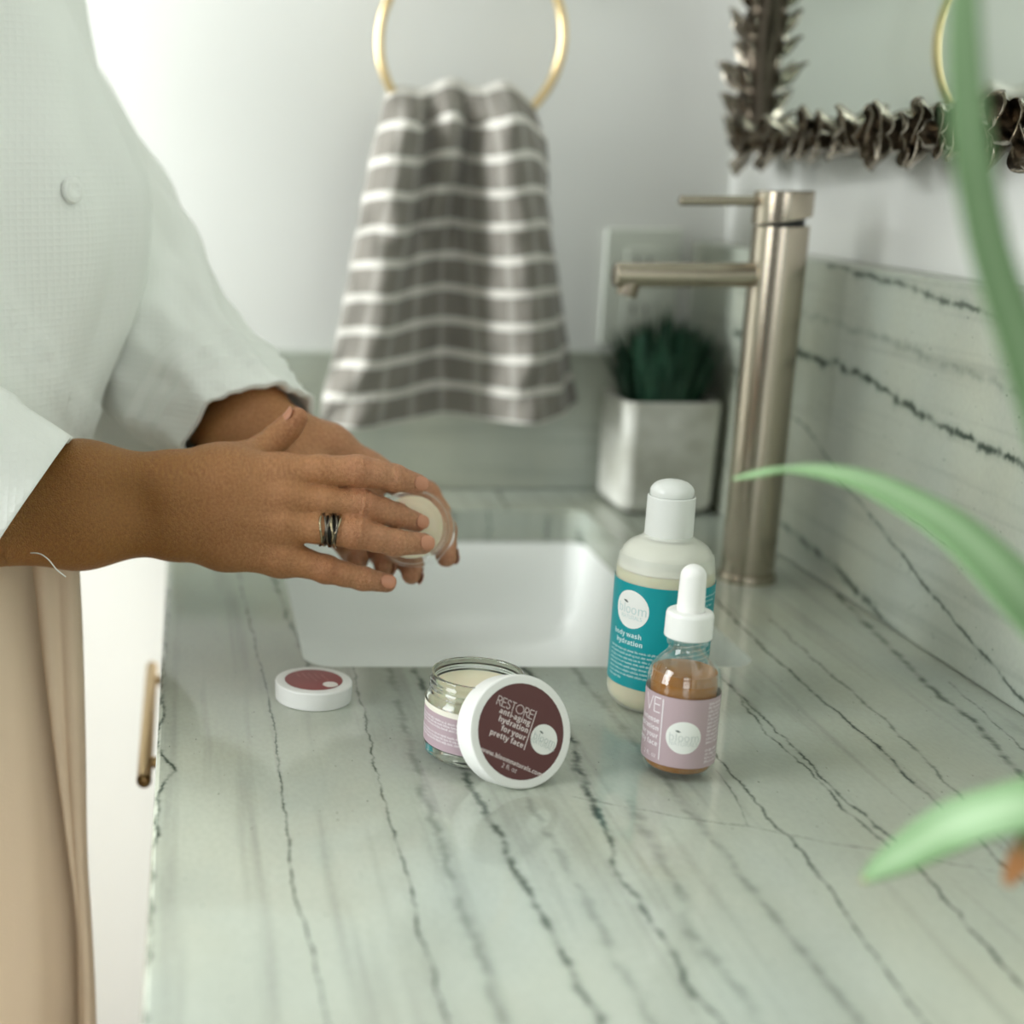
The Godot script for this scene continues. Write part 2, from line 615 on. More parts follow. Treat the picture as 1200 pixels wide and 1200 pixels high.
func strokes(letters: String, size: float, pen: float) -> PackedVector2Array:
	# thin geometric capitals drawn with a round-nib line
	var out := PackedVector2Array()
	var x := 0.0
	for ch in letters:
		var lines := []
		var w := 0.5
		match ch:
			"R":
				lines = [[Vector2(0, 0), Vector2(0, 1)], [Vector2(0.18, 0.5), Vector2(0.5, 0)]]
				var bowl := [Vector2(0, 1)]
				for k in 9:
					bowl.append(Vector2(0.24 + 0.25 * sin(PI * k / 8.0), 0.75 + 0.25 * cos(PI * k / 8.0)))
				bowl.append(Vector2(0, 0.5))
				lines.append(bowl)
			"E":
				w = 0.45
				lines = [[Vector2(0.45, 0), Vector2(0, 0), Vector2(0, 1), Vector2(0.45, 1)], [Vector2(0, 0.53), Vector2(0.42, 0.53)]]
			"S":
				w = 0.44
				var s := []
				for k in 9:
					s.append(Vector2(0.22 + 0.2 * cos(0.4 + 4.0 * k / 8.0), 0.76 + 0.24 * sin(0.4 + 4.0 * k / 8.0)))
				for k in 9:
					s.append(Vector2(0.21 + 0.22 * cos(1.3 - 4.0 * k / 8.0), 0.26 + 0.26 * sin(1.3 - 4.0 * k / 8.0)))
				lines = [s]
			"T":
				w = 0.46
				lines = [[Vector2(0, 1), Vector2(0.46, 1)], [Vector2(0.23, 1), Vector2(0.23, 0)]]
			"O":
				w = 0.98
				var o := []
				for k in 29:
					o.append(Vector2(0.49 + 0.49 * cos(TAU * k / 28.0), 0.5 + 0.5 * sin(TAU * k / 28.0)))
				lines = [o]
			"V":
				w = 0.66
				lines = [[Vector2(0, 1), Vector2(0.33, 0), Vector2(0.66, 1)]]
			"I":
				w = 0.0
				lines = [[Vector2(0, 0), Vector2(0, 1)]]
		for l in lines:
			for i in l.size() - 1:
				var a: Vector2 = (l[i] + Vector2(x, 0)) * size
				var b: Vector2 = (l[i + 1] + Vector2(x, 0)) * size
				var q := (b - a).normalized() * pen / 2.0
				var s := q.orthogonal()
				out.append_array(PackedVector2Array([a - q + s, b + q + s, b + q - s, a - q + s, b + q - s, a - q - s]))
		x += w + 0.17
	return out


func scrawl(rng: RandomNumberGenerator, length: float, size: float) -> PackedVector2Array:
	# print too small to read: marks of the rhythm of words
	var out := PackedVector2Array()
	var x := 0.0
	while x < length:
		for k in rng.randi_range(2, 8):
			if x > length:
				break
			var w := size * rng.randf_range(0.35, 0.6)
			var tall := 1.35 if rng.randf() < 0.25 else 0.95
			var low := -0.35 if rng.randf() < 0.12 else 0.0
			rect(out, x, low * size, x + w * 0.32, tall * size * 0.8)
			rect(out, x + w * 0.32, 0.0, x + w * 0.8, size * 0.2)
			if rng.randf() < 0.7:
				rect(out, x + w * 0.32, size * 0.56, x + w * 0.8, size * 0.76)
			x += w
		x += size * 0.45
	return out


func rect(out: PackedVector2Array, x0: float, y0: float, x1: float, y1: float) -> void:
	out.append_array(PackedVector2Array([Vector2(x0, y0), Vector2(x1, y0), Vector2(x1, y1), Vector2(x0, y0), Vector2(x1, y1), Vector2(x0, y1)]))


func disc2d(c: Vector2, r: float) -> PackedVector2Array:
	var out := PackedVector2Array()
	for ring in 4:
		for k in 40:
			var a := Vector2.from_angle(TAU * k / 40.0) * r
			var b := Vector2.from_angle(TAU * (k + 1) / 40.0) * r
			var s := ring / 4.0
			var t := (ring + 1) / 4.0
			out.append_array(PackedVector2Array([c + a * s, c + a * t, c + b * t, c + a * s, c + b * t, c + b * s]))
	return out


func put(list: PackedVector2Array, at: Vector2, turn := 0.0) -> PackedVector2Array:
	var out := PackedVector2Array()
	for q in list:
		out.append(q.rotated(turn) + at)
	return out


func print_on(mb: MB, tris: PackedVector2Array, place: Callable) -> void:
	# place(point) gives [position, normal]
	for i in range(0, tris.size() - 2, 3):
		var k := []
		for j in 3:
			var a: Array = place.call(tris[i + j])
			k.append(mb.v(a[0], a[1]))
		var flat := (mb.p[k[1]] - mb.p[k[0]]).cross(mb.p[k[2]] - mb.p[k[0]])
		if flat.dot(mb.n[k[0]]) >= 0.0:
			mb.tri(k[0], k[1], k[2])
		else:
			mb.tri(k[0], k[2], k[1])


func around(r: float, angle: float, lift := 0.0) -> Callable:
	# onto an upright cylinder of radius r: x runs to the right as seen from outside, from the given angle
	return func(q: Vector2) -> Array:
		var t := angle - q.x / r
		var out := Vector3(cos(t), 0, sin(t))
		return [out * (r + lift) + Vector3(0, q.y, 0), out]


func on_top(y: float) -> Callable:
	# onto a level disc, seen from above: x to +x, y to -z
	return func(q: Vector2) -> Array:
		return [Vector3(q.x, y, -q.y), Vector3.UP]


func logo(parent: Node, centre: Vector2, r: float, place: Callable, lifted: Callable, turn: float, ink: Color) -> void:
	var a := MB.new()
	print_on(a, disc2d(centre, r), place)
	var o := obj("logo_disc", a, mat(rgb(238, 240, 235), 0.5), parent)
	o.set_meta("label", "round white logo disc with pale lettering")
	var b := MB.new()
	var word := text2d("bloom", r * 0.44)
	print_on(b, put(put(word, Vector2(-width(word) / 2.0, 0)), centre + Vector2(0.04 * r, -0.22 * r).rotated(turn), turn), lifted)
	var small := text2d("NATURALS", r * 0.15)
	print_on(b, put(put(small, Vector2(-width(small) / 2.0, 0)), centre + Vector2(0.04 * r, -0.5 * r).rotated(turn), turn), lifted)
	obj("logo_lettering", b, mat(ink, 0.6), parent)
	var c := MB.new()
	var leaf := PackedVector2Array()
	for k in 6:
		var t := k / 6.0
		var u := (k + 1) / 6.0
		var f := func(s: float) -> float: return 0.075 * sin(PI * s)
		leaf.append_array(PackedVector2Array([Vector2(t, f.call(t)), Vector2(u, f.call(u)), Vector2(u, -f.call(u)), Vector2(t, f.call(t)), Vector2(u, -f.call(u)), Vector2(t, -f.call(t))]))
	for i in leaf.size():
		leaf[i] = leaf[i] * r * Vector2(0.34, 0.8)
	print_on(c, put(put(leaf, Vector2(-0.5 * r, 0.42 * r), -0.25), centre, turn) if turn == 0.0 else put(put(leaf, Vector2(-0.5 * r, 0.42 * r), -0.25), centre, turn), lifted)
	obj("logo_leaf", c, mat(rgb(92, 104, 98), 0.6), parent)


# ---------------------------------------------------------------- the scene

func _ready() -> void:
	# camera
	var cam := Camera3D.new()
	cam.name = "camera"
	var at := CameraAttributesPhysical.new()
	at.frustum_focal_length = 35.0
	at.frustum_near = 0.05
	at.frustum_far = 50.0
	at.frustum_focus_distance = 0.805
	at.exposure_aperture = 2.5
	cam.attributes = at
	cam.projection = Camera3D.PROJECTION_FRUSTUM
	cam.near = 0.05
	cam.far = 50.0
	cam.size = 0.05 * 1200.0 / 1650.0
	cam.frustum_offset = Vector2(0.05 * 380.0 / 1650.0, 0.0)
	cam.position = Vector3(0, 1.225, 0)
	cam.rotation = Vector3(-atan(410.0 / 1650.0), 0, 0)
	add_child(cam)

	# sky and exposure
	var we := WorldEnvironment.new()
	we.name = "world"
	var env := Environment.new()
	env.background_mode = Environment.BG_SKY
	var sky := Sky.new()
	var sm := ProceduralSkyMaterial.new()
	sm.sky_top_color = rgb(150, 185, 225)
	sm.sky_horizon_color = rgb(225, 232, 235)
	sm.ground_bottom_color = rgb(120, 120, 105)
	sm.ground_horizon_color = rgb(205, 208, 205)
	sm.sky_energy_multiplier = 1.0
	sky.sky_material = sm
	env.sky = sky
	env.tonemap_mode = Environment.TONE_MAPPER_LINEAR
	env.tonemap_exposure = 0.32
	env.sdfgi_enabled = true
	env.ssao_enabled = true
	env.ssil_enabled = true
	we.environment = env
	add_child(we)

	# daylight from windows out of view
	unseen_window_light("unseen_light_side", Vector3(-1.46, 1.55, -0.42), Vector3(1, -0.1, -0.15), Vector2(0.7, 1.1), 9.0)  # out of view, placed to light the counter from the left
	unseen_window_light("unseen_light_corner", Vector3(-1.46, 1.50, -1.17), Vector3(1, -0.05, -0.06), Vector2(0.3, 1.1), 16.0)  # out of view, placed to graze the towel wall with light
	unseen_window_light("unseen_light_behind", Vector3(-0.5, 1.65, 2.88), Vector3(0.05, -0.1, -1), Vector2(1.3, 1.2), 5.0)  # unseen, behind the camera; lights surfaces turned towards it

	build_room()
	build_counter()
	build_sink()
	build_faucet()
	build_mirror()
	build_towel()
	build_outlet()
	build_grass_pot()
	build_person()
	build_hand_jar()
	build_small_lid()
	build_open_jar()
	build_leaning_lid()
	build_wash_bottle()
	build_dropper_bottle()
	build_aloe()


func unseen_window_light(called: String, at: Vector3, towards: Vector3, size: Vector2, energy: float) -> void:
	var l := AreaLight3D.new()
	l.name = called
	l.area_size = size
	l.light_energy = energy
	l.light_color = Color(0.985, 1.0, 1.0)
	l.shadow_enabled = true
	l.area_range = 12.0
	l.area_attenuation = 2.0
	add_child(l)
	l.look_at_from_position(at, at + towards, Vector3.UP)


func build_room() -> void:
	var paint := mat(rgb(224, 225, 221), 0.75)
	paint.heightmap_enabled = true
	paint.heightmap_texture = noise_tex(0.05, Color.BLACK, Color.WHITE, 5)
	paint.heightmap_scale = 0.008
	paint.uv1_triplanar = true
	paint.uv1_world_triplanar = true
	paint.uv1_scale = Vector3.ONE * 4.0
	var b := MB.new()
	box(b, Vector3(2.27, 0.1, 4.7), Vector3(-0.495, -0.05, 0.75), 0.0005)
	var fm := mat(rgb(120, 100, 80), 0.45)  # floor is out of view; dark tone keeps bounced light low
	fm.albedo_texture = noise_tex(0.01, rgb(215, 210, 200), Color.WHITE, 8)
	fm.uv1_triplanar = true
	fm.uv1_world_triplanar = true
	struct("floor", b, fm, "unseen floor below the vanity, darkened to cut bounced light", "floor")
	b = MB.new()
	box(b, Vector3(2.27, 0.1, 4.7), Vector3(-0.495, 2.55, 0.75), 0.0005)
	struct("ceiling", b, mat(rgb(160, 160, 154), 0.8), "unseen ceiling above the room, greyed to cut bounced light", "ceiling")  # out of view, greyed so that less light bounces back
	b = MB.new()
	box(b, Vector3(0.1, 2.5, 4.6), Vector3(WALL_X + 0.05, 1.25, 0.75), 0.0005)
	struct("wall_right", b, paint, "pale wall carrying the ornate mirror above the stone backsplash", "wall")
	b = MB.new()
	box(b, Vector3(2.17, 2.5, 0.1), Vector3(-0.495, 1.25, FAR_Z - 0.05), 0.0005)
	struct("wall_far", b, paint, "pale wall behind the hanging towel and the outlet", "wall")
	var dull := mat(rgb(112, 110, 102), 0.8)  # grey for the unseen walls, darkened to cut bounced light
	# unseen left and rear walls; their windows are placed to suit the area lights
	var count := 0
	for w in 2:
		b = MB.new()
		var side := w == 0
		var flat := -1.58 if side else 3.0
		var holes := [[-1.17, 1.50, 0.18, 0.58], [-0.42, 1.55, 0.38, 0.58]] if side else [[-0.5, 1.65, 0.67, 0.62]]
		var lo := (FAR_Z - 0.1) if side else -1.63
		var hi := 3.05 if side else WALL_X + 0.1
		var spans := []
		var reached := lo
		for h in holes:
			spans.append([reached, h[0] - h[2], 0.0, 2.5])
			spans.append([h[0] - h[2], h[0] + h[2], 0.0, h[1] - h[3]])
			spans.append([h[0] - h[2], h[0] + h[2], h[1] + h[3], 2.5])
			reached = h[0] + h[2]
		spans.append([reached, hi, 0.0, 2.5])
		for s in spans:
			var along: float = (s[0] + s[1]) / 2.0
			var tall: float = (s[2] + s[3]) / 2.0
			if side:
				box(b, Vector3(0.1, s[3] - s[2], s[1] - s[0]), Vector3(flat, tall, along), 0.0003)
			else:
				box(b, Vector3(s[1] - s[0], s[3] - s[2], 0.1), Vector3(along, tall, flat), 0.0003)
		struct("wall_left" if side else "wall_near", b, dull, "unseen wall, greyed to cut bounced light, with %s" % ("two daylight windows beyond the person" if side else "one daylight window opposite the towel"), "wall")
		for h in holes:
			count += 1
			var c := Vector3(flat, h[1], h[0]) if side else Vector3(h[0], h[1], flat)
			var half := Vector2(h[2], h[3])
			var frame := MB.new()
			var turn := Basis(Vector3.UP, PI / 2.0) if side else Basis()
			for e in [-1.0, 1.0]:
				box(frame, Vector3(0.03, 2.0 * half.y, 0.05), c + turn * Vector3(e * (half.x - 0.015), 0, 0), 0.003, turn)
			for e in [-1.0, 0.0, 1.0]:
				box(frame, Vector3(2.0 * half.x, 0.03, 0.05), c + turn * Vector3(0, e * (half.y - 0.015), 0), 0.003, turn)
			var wn := struct("window_%d" % count, frame, mat(rgb(236, 236, 230), 0.4), ["unseen narrow white sash window placed to light the towel wall", "unseen wide white sash window placed to light the counter from the left", "unseen large white sash window behind the viewer, lighting sides that face it"][count - 1], "window")
			for ey in [-0.5, 0.5]:
				var pane := MB.new()
				box(pane, Vector3(2.0 * half.x - 0.06, half.y - 0.03, 0.004), c + turn * Vector3(0, ey * (half.y - 0.015), 0), 0.0005, turn)
				obj("pane", pane, glass(0.03), wn)


func stone(tex: Texture2D, scale: Vector3, offset: Vector3) -> StandardMaterial3D:
	var m := mat(rgb(193, 196, 189), 0.085)
	m.albedo_texture = tex
	m.uv1_triplanar = true
	m.uv1_world_triplanar = true
	m.uv1_triplanar_sharpness = 8.0
	m.uv1_scale = scale
	m.uv1_offset = offset
	m.metallic_specular = 0.5
	return m


func build_counter() -> void:
	# veins, in metres from the corner x = -0.05, z = -1.5; they run towards the viewer
	var v := [
		[0.7, 0.62, 1.0, [0.040, -1.425, 0.042, -1.076, 0.047, -0.923, 0.051, -0.813, 0.050, -0.690, 0.049, -0.584, 0.053, -0.523, 0.055, -0.483, 0.052, 0.0]],
		[0.8, 0.6, 1.4, [0.110, -0.90, 0.108, -0.835, 0.103, -0.694, 0.102, -0.598, 0.101, -0.529, 0.101, -0.483, 0.105, 0.0]],
		[2.0, 0.6, 1.8, [0.148, -0.884, 0.151, -0.835, 0.153, -0.757, 0.152, -0.703, 0.155, -0.627, 0.157, -0.571, 0.159, -0.518, 0.161, -0.483, 0.165, 0.0]],
		[2.2, 0.78, 2.0, [0.223, -0.90, 0.223, -0.802, 0.222, -0.764, 0.215, -0.713, 0.210, -0.660]],
		[1.6, 0.62, 1.8, [0.210, -0.660, 0.203, -0.605, 0.204, -0.553, 0.205, -0.502, 0.207, -0.483, 0.21, 0.0]],
		[3.0, 0.22, 2.5, [0.232, -0.68, 0.226, -0.60, 0.220, -0.55, 0.222, -0.483, 0.22, -0.1]],
		[0.9, 0.72, 1.3, [0.290, -0.90, 0.294, -0.782, 0.299, -0.743, 0.297, -0.686, 0.298, -0.639, 0.295, -0.577, 0.289, -0.523, 0.286, -0.483, 0.28, 0.0]],
		[1.0, 0.7, 1.6, [0.346, -0.884, 0.346, -0.801, 0.347, -0.747, 0.344, -0.689, 0.348, -0.652, 0.347, -0.605, 0.342, -0.553, 0.339, -0.507, 0.335, -0.1]],
		[0.9, 0.6, 1.6, [0.346, -0.848, 0.340, -0.769, 0.342, -0.725, 0.340, -0.670, 0.343, -0.640, 0.343, -0.614]],
		[1.1, 0.82, 0.9, [0.412, -1.40, 0.408, -1.157, 0.403, -1.025, 0.397, -0.932, 0.396, -0.876, 0.395, -0.813, 0.396, -0.753, 0.391, -0.699, 0.391, -0.665, 0.389, -0.607, 0.385, -0.1]],
		[1.2, 0.4, 1.2, [0.426, -0.983, 0.421, -0.884, 0.419, -0.813, 0.416, -0.758, 0.409, -0.699, 0.406, -0.670, 0.400, -0.614, 0.40, -0.1]],
		[2.4, 0.55, 1.2, [0.503, -1.044, 0.486, -0.932, 0.471, -0.827, 0.470, -0.788, 0.455, -0.709, 0.45, -0.3]],
		[0.9, 0.4, 1.0, [0.490, -0.854, 0.481, -0.782, 0.476, -0.744, 0.47, -0.6]],
		[0.5, 0.5, 0.8, [0.203, -0.686, 0.253, -0.660, 0.284, -0.651, 0.311, -0.636, 0.338, -0.624, 0.364, -0.613, 0.387, -0.602, 0.44, -0.58]],
		[0.5, 0.5, 0.8, [0.291, -0.718, 0.288, -0.676, 0.282, -0.651]],
		[1.6, 0.6, 1.2, [0.066, -1.2, 0.070, -1.058, 0.073, -0.985, 0.079, -0.916, 0.080, -0.88]],
		[2.6, 0.22, 1.6, [0.133, -0.88, 0.131, -0.835, 0.125, -0.694, 0.12, -0.3]],
		[2.6, 0.18, 1.6, [0.180, -0.88, 0.178, -0.70, 0.182, -0.4]],
		[2.6, 0.2, 1.6, [0.255, -0.9, 0.258, -0.72, 0.262, -0.45]],
		[1.6, 0.7, 1.5, [0.321, -1.458, 0.317, -1.410, 0.307, -1.295]],
		[1.6, 0.6, 1.5, [0.205, -1.43, 0.2, -1.30]],
		[1.2, 0.75, 1.6, [-0.015, -1.058, -0.017, -0.918, -0.017, -0.853, -0.015, -0.809, -0.018, -0.757, -0.008, -0.718, -0.015, -0.694, -0.017, -0.622, -0.018, -0.519, -0.018, -0.2]],
	]
	for s in v:
		s[3] = shifted(s[3], 0.05, 1.5)
	var tex := marble(2048, 2048, Vector2(0.6, 1.5), v, 11)
	var m := stone(tex, Vector3(1.0 / 0.6, 1.0 / 0.6, 1.0 / 1.5), Vector3(0.05 / 0.6, -0.9, 1.0))
	var slab := CSGCombiner3D.new()
	slab.name = "stone_countertop"
	var whole := CSGPolygon3D.new()
	whole.name = "slab"
	# section across the slab, front edge eased
	whole.polygon = PackedVector2Array([Vector2(-0.018, 0.8705), Vector2(-0.0165, 0.869), Vector2(0.5345, 0.869), Vector2(0.5345, 0.9), Vector2(-0.0155, 0.9), Vector2(-0.0175, 0.8985), Vector2(-0.018, 0.8965)])
	whole.depth = 1.72
	whole.position = Vector3(0, 0, 0.2955)
	whole.material = m
	slab.add_child(whole)
	var hole := CSGPolygon3D.new()
	hole.name = "cutout"
	hole.operation = CSGShape3D.OPERATION_SUBTRACTION
	var ring := PackedVector2Array()
	for c in [[0.36, 1.295, 0.0], [0.098, 1.295, 90.0], [0.098, 0.902, 180.0], [0.36, 0.902, 270.0]]:
		for k in 9:
			var a := deg_to_rad(c[2] + 90.0 * k / 8.0)
			ring.append(Vector2(c[0] + 0.02 * cos(a), c[1] + 0.02 * sin(a)))
	hole.polygon = ring
	hole.depth = 0.1
	hole.rotation = Vector3(-PI / 2.0, 0, 0)
	hole.position = Vector3(0, 0.94, 0)
	hole.material = m
	slab.add_child(hole)
	add_child(slab)
	tag(slab, "white marble countertop with long dark green veins and a sink cutout", "countertop")

	# backsplash
	var w := [
		[2.6, 0.85, 2.2, [-1.30, 1.073, -1.169, 1.073, -1.082, 1.072, -1.046, 1.070, -0.985, 1.061, -0.932, 1.055, -0.878, 1.051, -0.844, 1.048, -0.830, 1.046, -0.5, 1.03]],
		[2.2, 0.6, 1.6, [-1.12, 1.147, -1.012, 1.142, -0.967, 1.138, -0.919, 1.135, -0.869, 1.131, -0.851, 1.130, -0.4, 1.12]],
		[1.3, 0.7, 1.0, [-1.30, 1.04, -1.170, 1.022, -1.130, 1.016, -1.100, 1.004, -1.055, 0.986, -0.967, 0.960, -0.912, 0.941, -0.858, 0.926, -0.796, 0.910, -0.75, 0.90]],
		[0.7, 0.6, 0.8, [-1.0, 0.992, -0.956, 0.986, -0.891, 0.978, -0.811, 0.968, -0.5, 0.94]],
		[2.6, 0.8, 1.2, [-1.25, 0.94, -1.159, 0.928, -1.052, 0.919, -0.961, 0.902, -0.94, 0.899]],
		[3.0, 0.2, 2.0, [-1.3, 1.11, -1.0, 1.10, -0.7, 1.08]],
	]
	for s in w:
		# u runs with -z, v runs down from y = 1.2
		var q := []
		for i in range(0, s[3].size(), 2):
			q.append(-s[3][i])
			q.append(1.2 - s[3][i + 1])
		s[3] = q
	var tex2 := marble(2048, 512, Vector2(1.5, 0.32), w, 23, true)
	var m2 := stone(tex2, Vector3(1.0 / 1.5, 1.0 / 0.32, 1.0 / 1.5), Vector3(0, -1.2 / 0.32, 0))
	m2.roughness = 0.3
	var b := MB.new()
	box(b, Vector3(0.0305, 0.248, 1.715), Vector3(0.51925, 1.0245, -0.567), 0.0015)
	struct("trim_1", b, m2, "tall marble backsplash with dark veins along the mirror wall", "backsplash")
	b = MB.new()
	box(b, Vector3(0.522, 0.14, 0.021), Vector3(0.2427, 0.9705, FAR_Z + 0.0108), 0.0015)
	struct("trim_2", b, m2, "low marble splash at the foot of the towel wall", "backsplash")

	# vanity below
	var white := mat(rgb(232, 230, 222), 0.45)
	var cab := thing("vanity_cabinet", "white vanity cabinet carrying the marble countertop", "cabinet", Vector3(0.26, 0, -0.57))
	b = MB.new()
	box(b, Vector3(0.51, 0.766, 1.70), Vector3(0.017, 0.485, 0), 0.002)
	# leave room for the basin: the body is a shell, so build it as panels
	b = MB.new()
	for z in [-0.84, -0.2, 0.84]:
		box(b, Vector3(0.51, 0.768, 0.018), Vector3(0.017, 0.484, z), 0.001)
	box(b, Vector3(0.51, 0.018, 1.66), Vector3(0.017, 0.11, 0), 0.001)
	box(b, Vector3(0.012, 0.768, 1.66), Vector3(0.266, 0.484, 0), 0.001)
	box(b, Vector3(0.46, 0.1, 1.66), Vector3(0.04, 0.05, 0), 0.001)
	obj("body", b, white, cab)
	for d in [[-0.485, 0.63, 0.745], [-0.485, 0.63, 0.37], [0.32, 1.02, 0.745], [0.32, 1.02, 0.37]]:
		b = MB.new()
		var tall := 0.235 if d[2] > 0.5 else 0.49
		box(b, Vector3(0.018, tall, d[1]), Vector3(-0.2475, d[2], d[0]), 0.002)
		var dr := obj("drawer", b, white, cab)
		if d[2] > 0.5:
			b = MB.new()
			var bar := []
			for k in 2:
				bar.append(Vector3(-0.2915, 0.7925, d[0] + (0.118 - 0.236 * k)))
			tube(b, bar, func(_t, _a): return 0.0055, 16)
			for k in [-0.085, 0.085]:
				tube(b, [Vector3(-0.2555, 0.7925, d[0] + k), Vector3(-0.2900, 0.7925, d[0] + k)], func(_t, _a): return 0.0042, 12)
			var hd := obj("handle", b, mat(rgb(176, 148, 104), 0.3, 1.0), dr)
			hd.set_meta("label", "brass bar pull")


func build_sink() -> void:
	var t := thing("sink_basin", "white ceramic undermount basin sunk into the marble countertop", "sink", Vector3(0.229, 0.7, -1.0985))
	var b := MB.new()
	var sec := [[0.004, 0.1685], [0.0, 0.1685], [-0.004, 0.166], [-0.006, 0.13], [-0.010, 0.10], [-0.02, 0.078], [-0.036, 0.068], [-0.07, 0.064], [-0.1, 0.062]]
	var back := [[0.012, 0.1685], [0.012, 0.155], [0.008, 0.12], [0.004, 0.08], [-0.012, 0.062], [-0.04, 0.052], [-0.1, 0.048]]
	var rings := []
	for s in back:
		rings.push_front(s)
	for s in sec:
		rings.append(s)
	var seg := 64
	var first := b.p.size()
	for s in rings:
		for j in seg:
			var a := TAU * (j + 0.5) / seg
			var r: float = clampf(0.022 + s[0], 0.01, 0.06) if s[0] > -0.03 else 0.05
			var hx: float = 0.155 + s[0] - r
			var hz: float = 0.2185 + s[0] - r
			b.v(Vector3(signf(cos(a)) * hx + r * cos(a), s[1], signf(sin(a)) * hz + r * sin(a)))
	for i in rings.size() - 1:
		for j in seg:
			var q0 := first + i * seg + j
			var q1 := first + i * seg + (j + 1) % seg
			b.quad(q0, q0 + seg, q1 + seg, q1)
	for e in 2:
		var c := b.v(Vector3(0, 0.048 if e == 0 else 0.062, 0))
		for j in seg:
			var q := first + e * (rings.size() - 1) * seg
			if e == 0:
				b.tri(c, q + j, q + (j + 1) % seg)
			else:
				b.tri(c, q + (j + 1) % seg, q + j)
	obj("basin", b, mat(rgb(244, 246, 243), 0.12), t)
	b = MB.new()
	lathe(b, rounded([Vector2(0, 0.0625), Vector2(0.024, 0.0625), Vector2(0.024, 0.0655), Vector2(0.014, 0.0665), Vector2(0.012, 0.0645), Vector2(0, 0.0645)], [0, 0, 0.001, 0.001, 0, 0]), 32)
	obj("drain", b, mat(rgb(190, 186, 178), 0.2, 1.0), t)


func nickel() -> StandardMaterial3D:
	var m := mat(rgb(186, 176, 160), 0.27, 1.0)
	return m


func build_faucet() -> void:
	var t := thing("tall_faucet", "tall brushed nickel basin faucet with a slim lever and straight spout", "faucet", Vector3(0.449, COUNTER, -1.086))
	var m := nickel()
	var b := MB.new()
	lathe(b, rounded([Vector2(0, 0), Vector2(0.0222, 0), Vector2(0.0222, 0.006), Vector2(0, 0.006)], [0, 0.0005, 0.0015, 0]), 48)
	obj("base_ring", b, m, t)
	b = MB.new()
	lathe(b, rounded([Vector2(0, 0.006), Vector2(0.0203, 0.006), Vector2(0.0203, 0.2785), Vector2(0, 0.2785)], [0, 0.0005, 0.001, 0]), 64)
	obj("column", b, m, t)
	b = MB.new()
	lathe(b, rounded([Vector2(0, 0.2785), Vector2(0.0165, 0.2785), Vector2(0.0165, 0.285), Vector2(0, 0.285)], [0, 0, 0, 0]), 40)
	obj("cartridge_neck", b, mat(rgb(40, 42, 40), 0.5), t)
	# the cap is lifted at the back: its lower edge is cut at a slant
	b = MB.new()
	var prof := rounded([Vector2(0, 0.0), Vector2(0.0215, 0.0), Vector2(0.0215, 0.0245), Vector2(0, 0.0245)], [0, 0.0006, 0.0012, 0])
	lathe(b, prof, 64)
	for i in b.p.size():
		var q := b.p[i]
		var low := 1.0 - clampf(q.y / 0.0245, 0.0, 1.0)
		q.y += 0.2795 + 0.0065 * low * (q.x / 0.0215 * 0.5 + 0.5)
		b.p[i] = q
	var cap := obj("handle_cap", b, m, t)
	b = MB.new()
	tube(b, [Vector3(-0.018, 0.2965, 0), Vector3(-0.05, 0.2968, 0), Vector3(-0.0775, 0.2970, 0), Vector3(-0.0785, 0.2970, 0)], func(s, _a): return 0.0037 if s < 0.9 else 0.003, 20)
	obj("lever", b, m, cap)
	b = MB.new()
	tube(b, [Vector3(-0.012, 0.2415, 0), Vector3(-0.06, 0.2415, 0), Vector3(-0.122, 0.2415, 0), Vector3(-0.1235, 0.2415, 0)], func(s, _a): return 0.0094 if s < 0.9 else 0.0084, 32)
	var sp := obj("spout", b, m, t)
	b = MB.new()
	var turn := Transform3D(Basis(Vector3.BACK, -0.25), Vector3(-0.1135, 0.2255, 0))
	lathe(b, rounded([Vector2(0.0055, 0.0), Vector2(0.0078, 0.0), Vector2(0.0078, 0.012), Vector2(0.0055, 0.012), Vector2(0.0055, 0.0)], [0, 0.0008, 0, 0, 0]), 32)
	lathe(b, PackedVector2Array([Vector2(0, 0.003), Vector2(0.0054, 0.003)]), 24)
	b.moved(turn)
	obj("aerator", b, mat(rgb(150, 140, 125), 0.3, 1.0), sp)


func leaf_mesh(length: float, wide: float, cup: float, curl: float) -> MB:
	var b := MB.new()
	var f := func(u: float, v: float) -> Vector3:
		var w := wide * pow(sin(PI * pow(clampf(v * 0.985 + 0.008, 0.0, 1.0), 0.82)), 0.78)
		var s := u * 2.0 - 1.0
		var along := length * v
		var lift := curl * length * v * v + cup * wide * s * s * sin(PI * minf(v + 0.1, 1.0)) - 0.0022 * exp(-s * s * 30.0) * (1.0 - v)
		return Vector3(s * w / 2.0, along, lift)
	sheet(b, f, 10, 12, 0.0016)
	return b


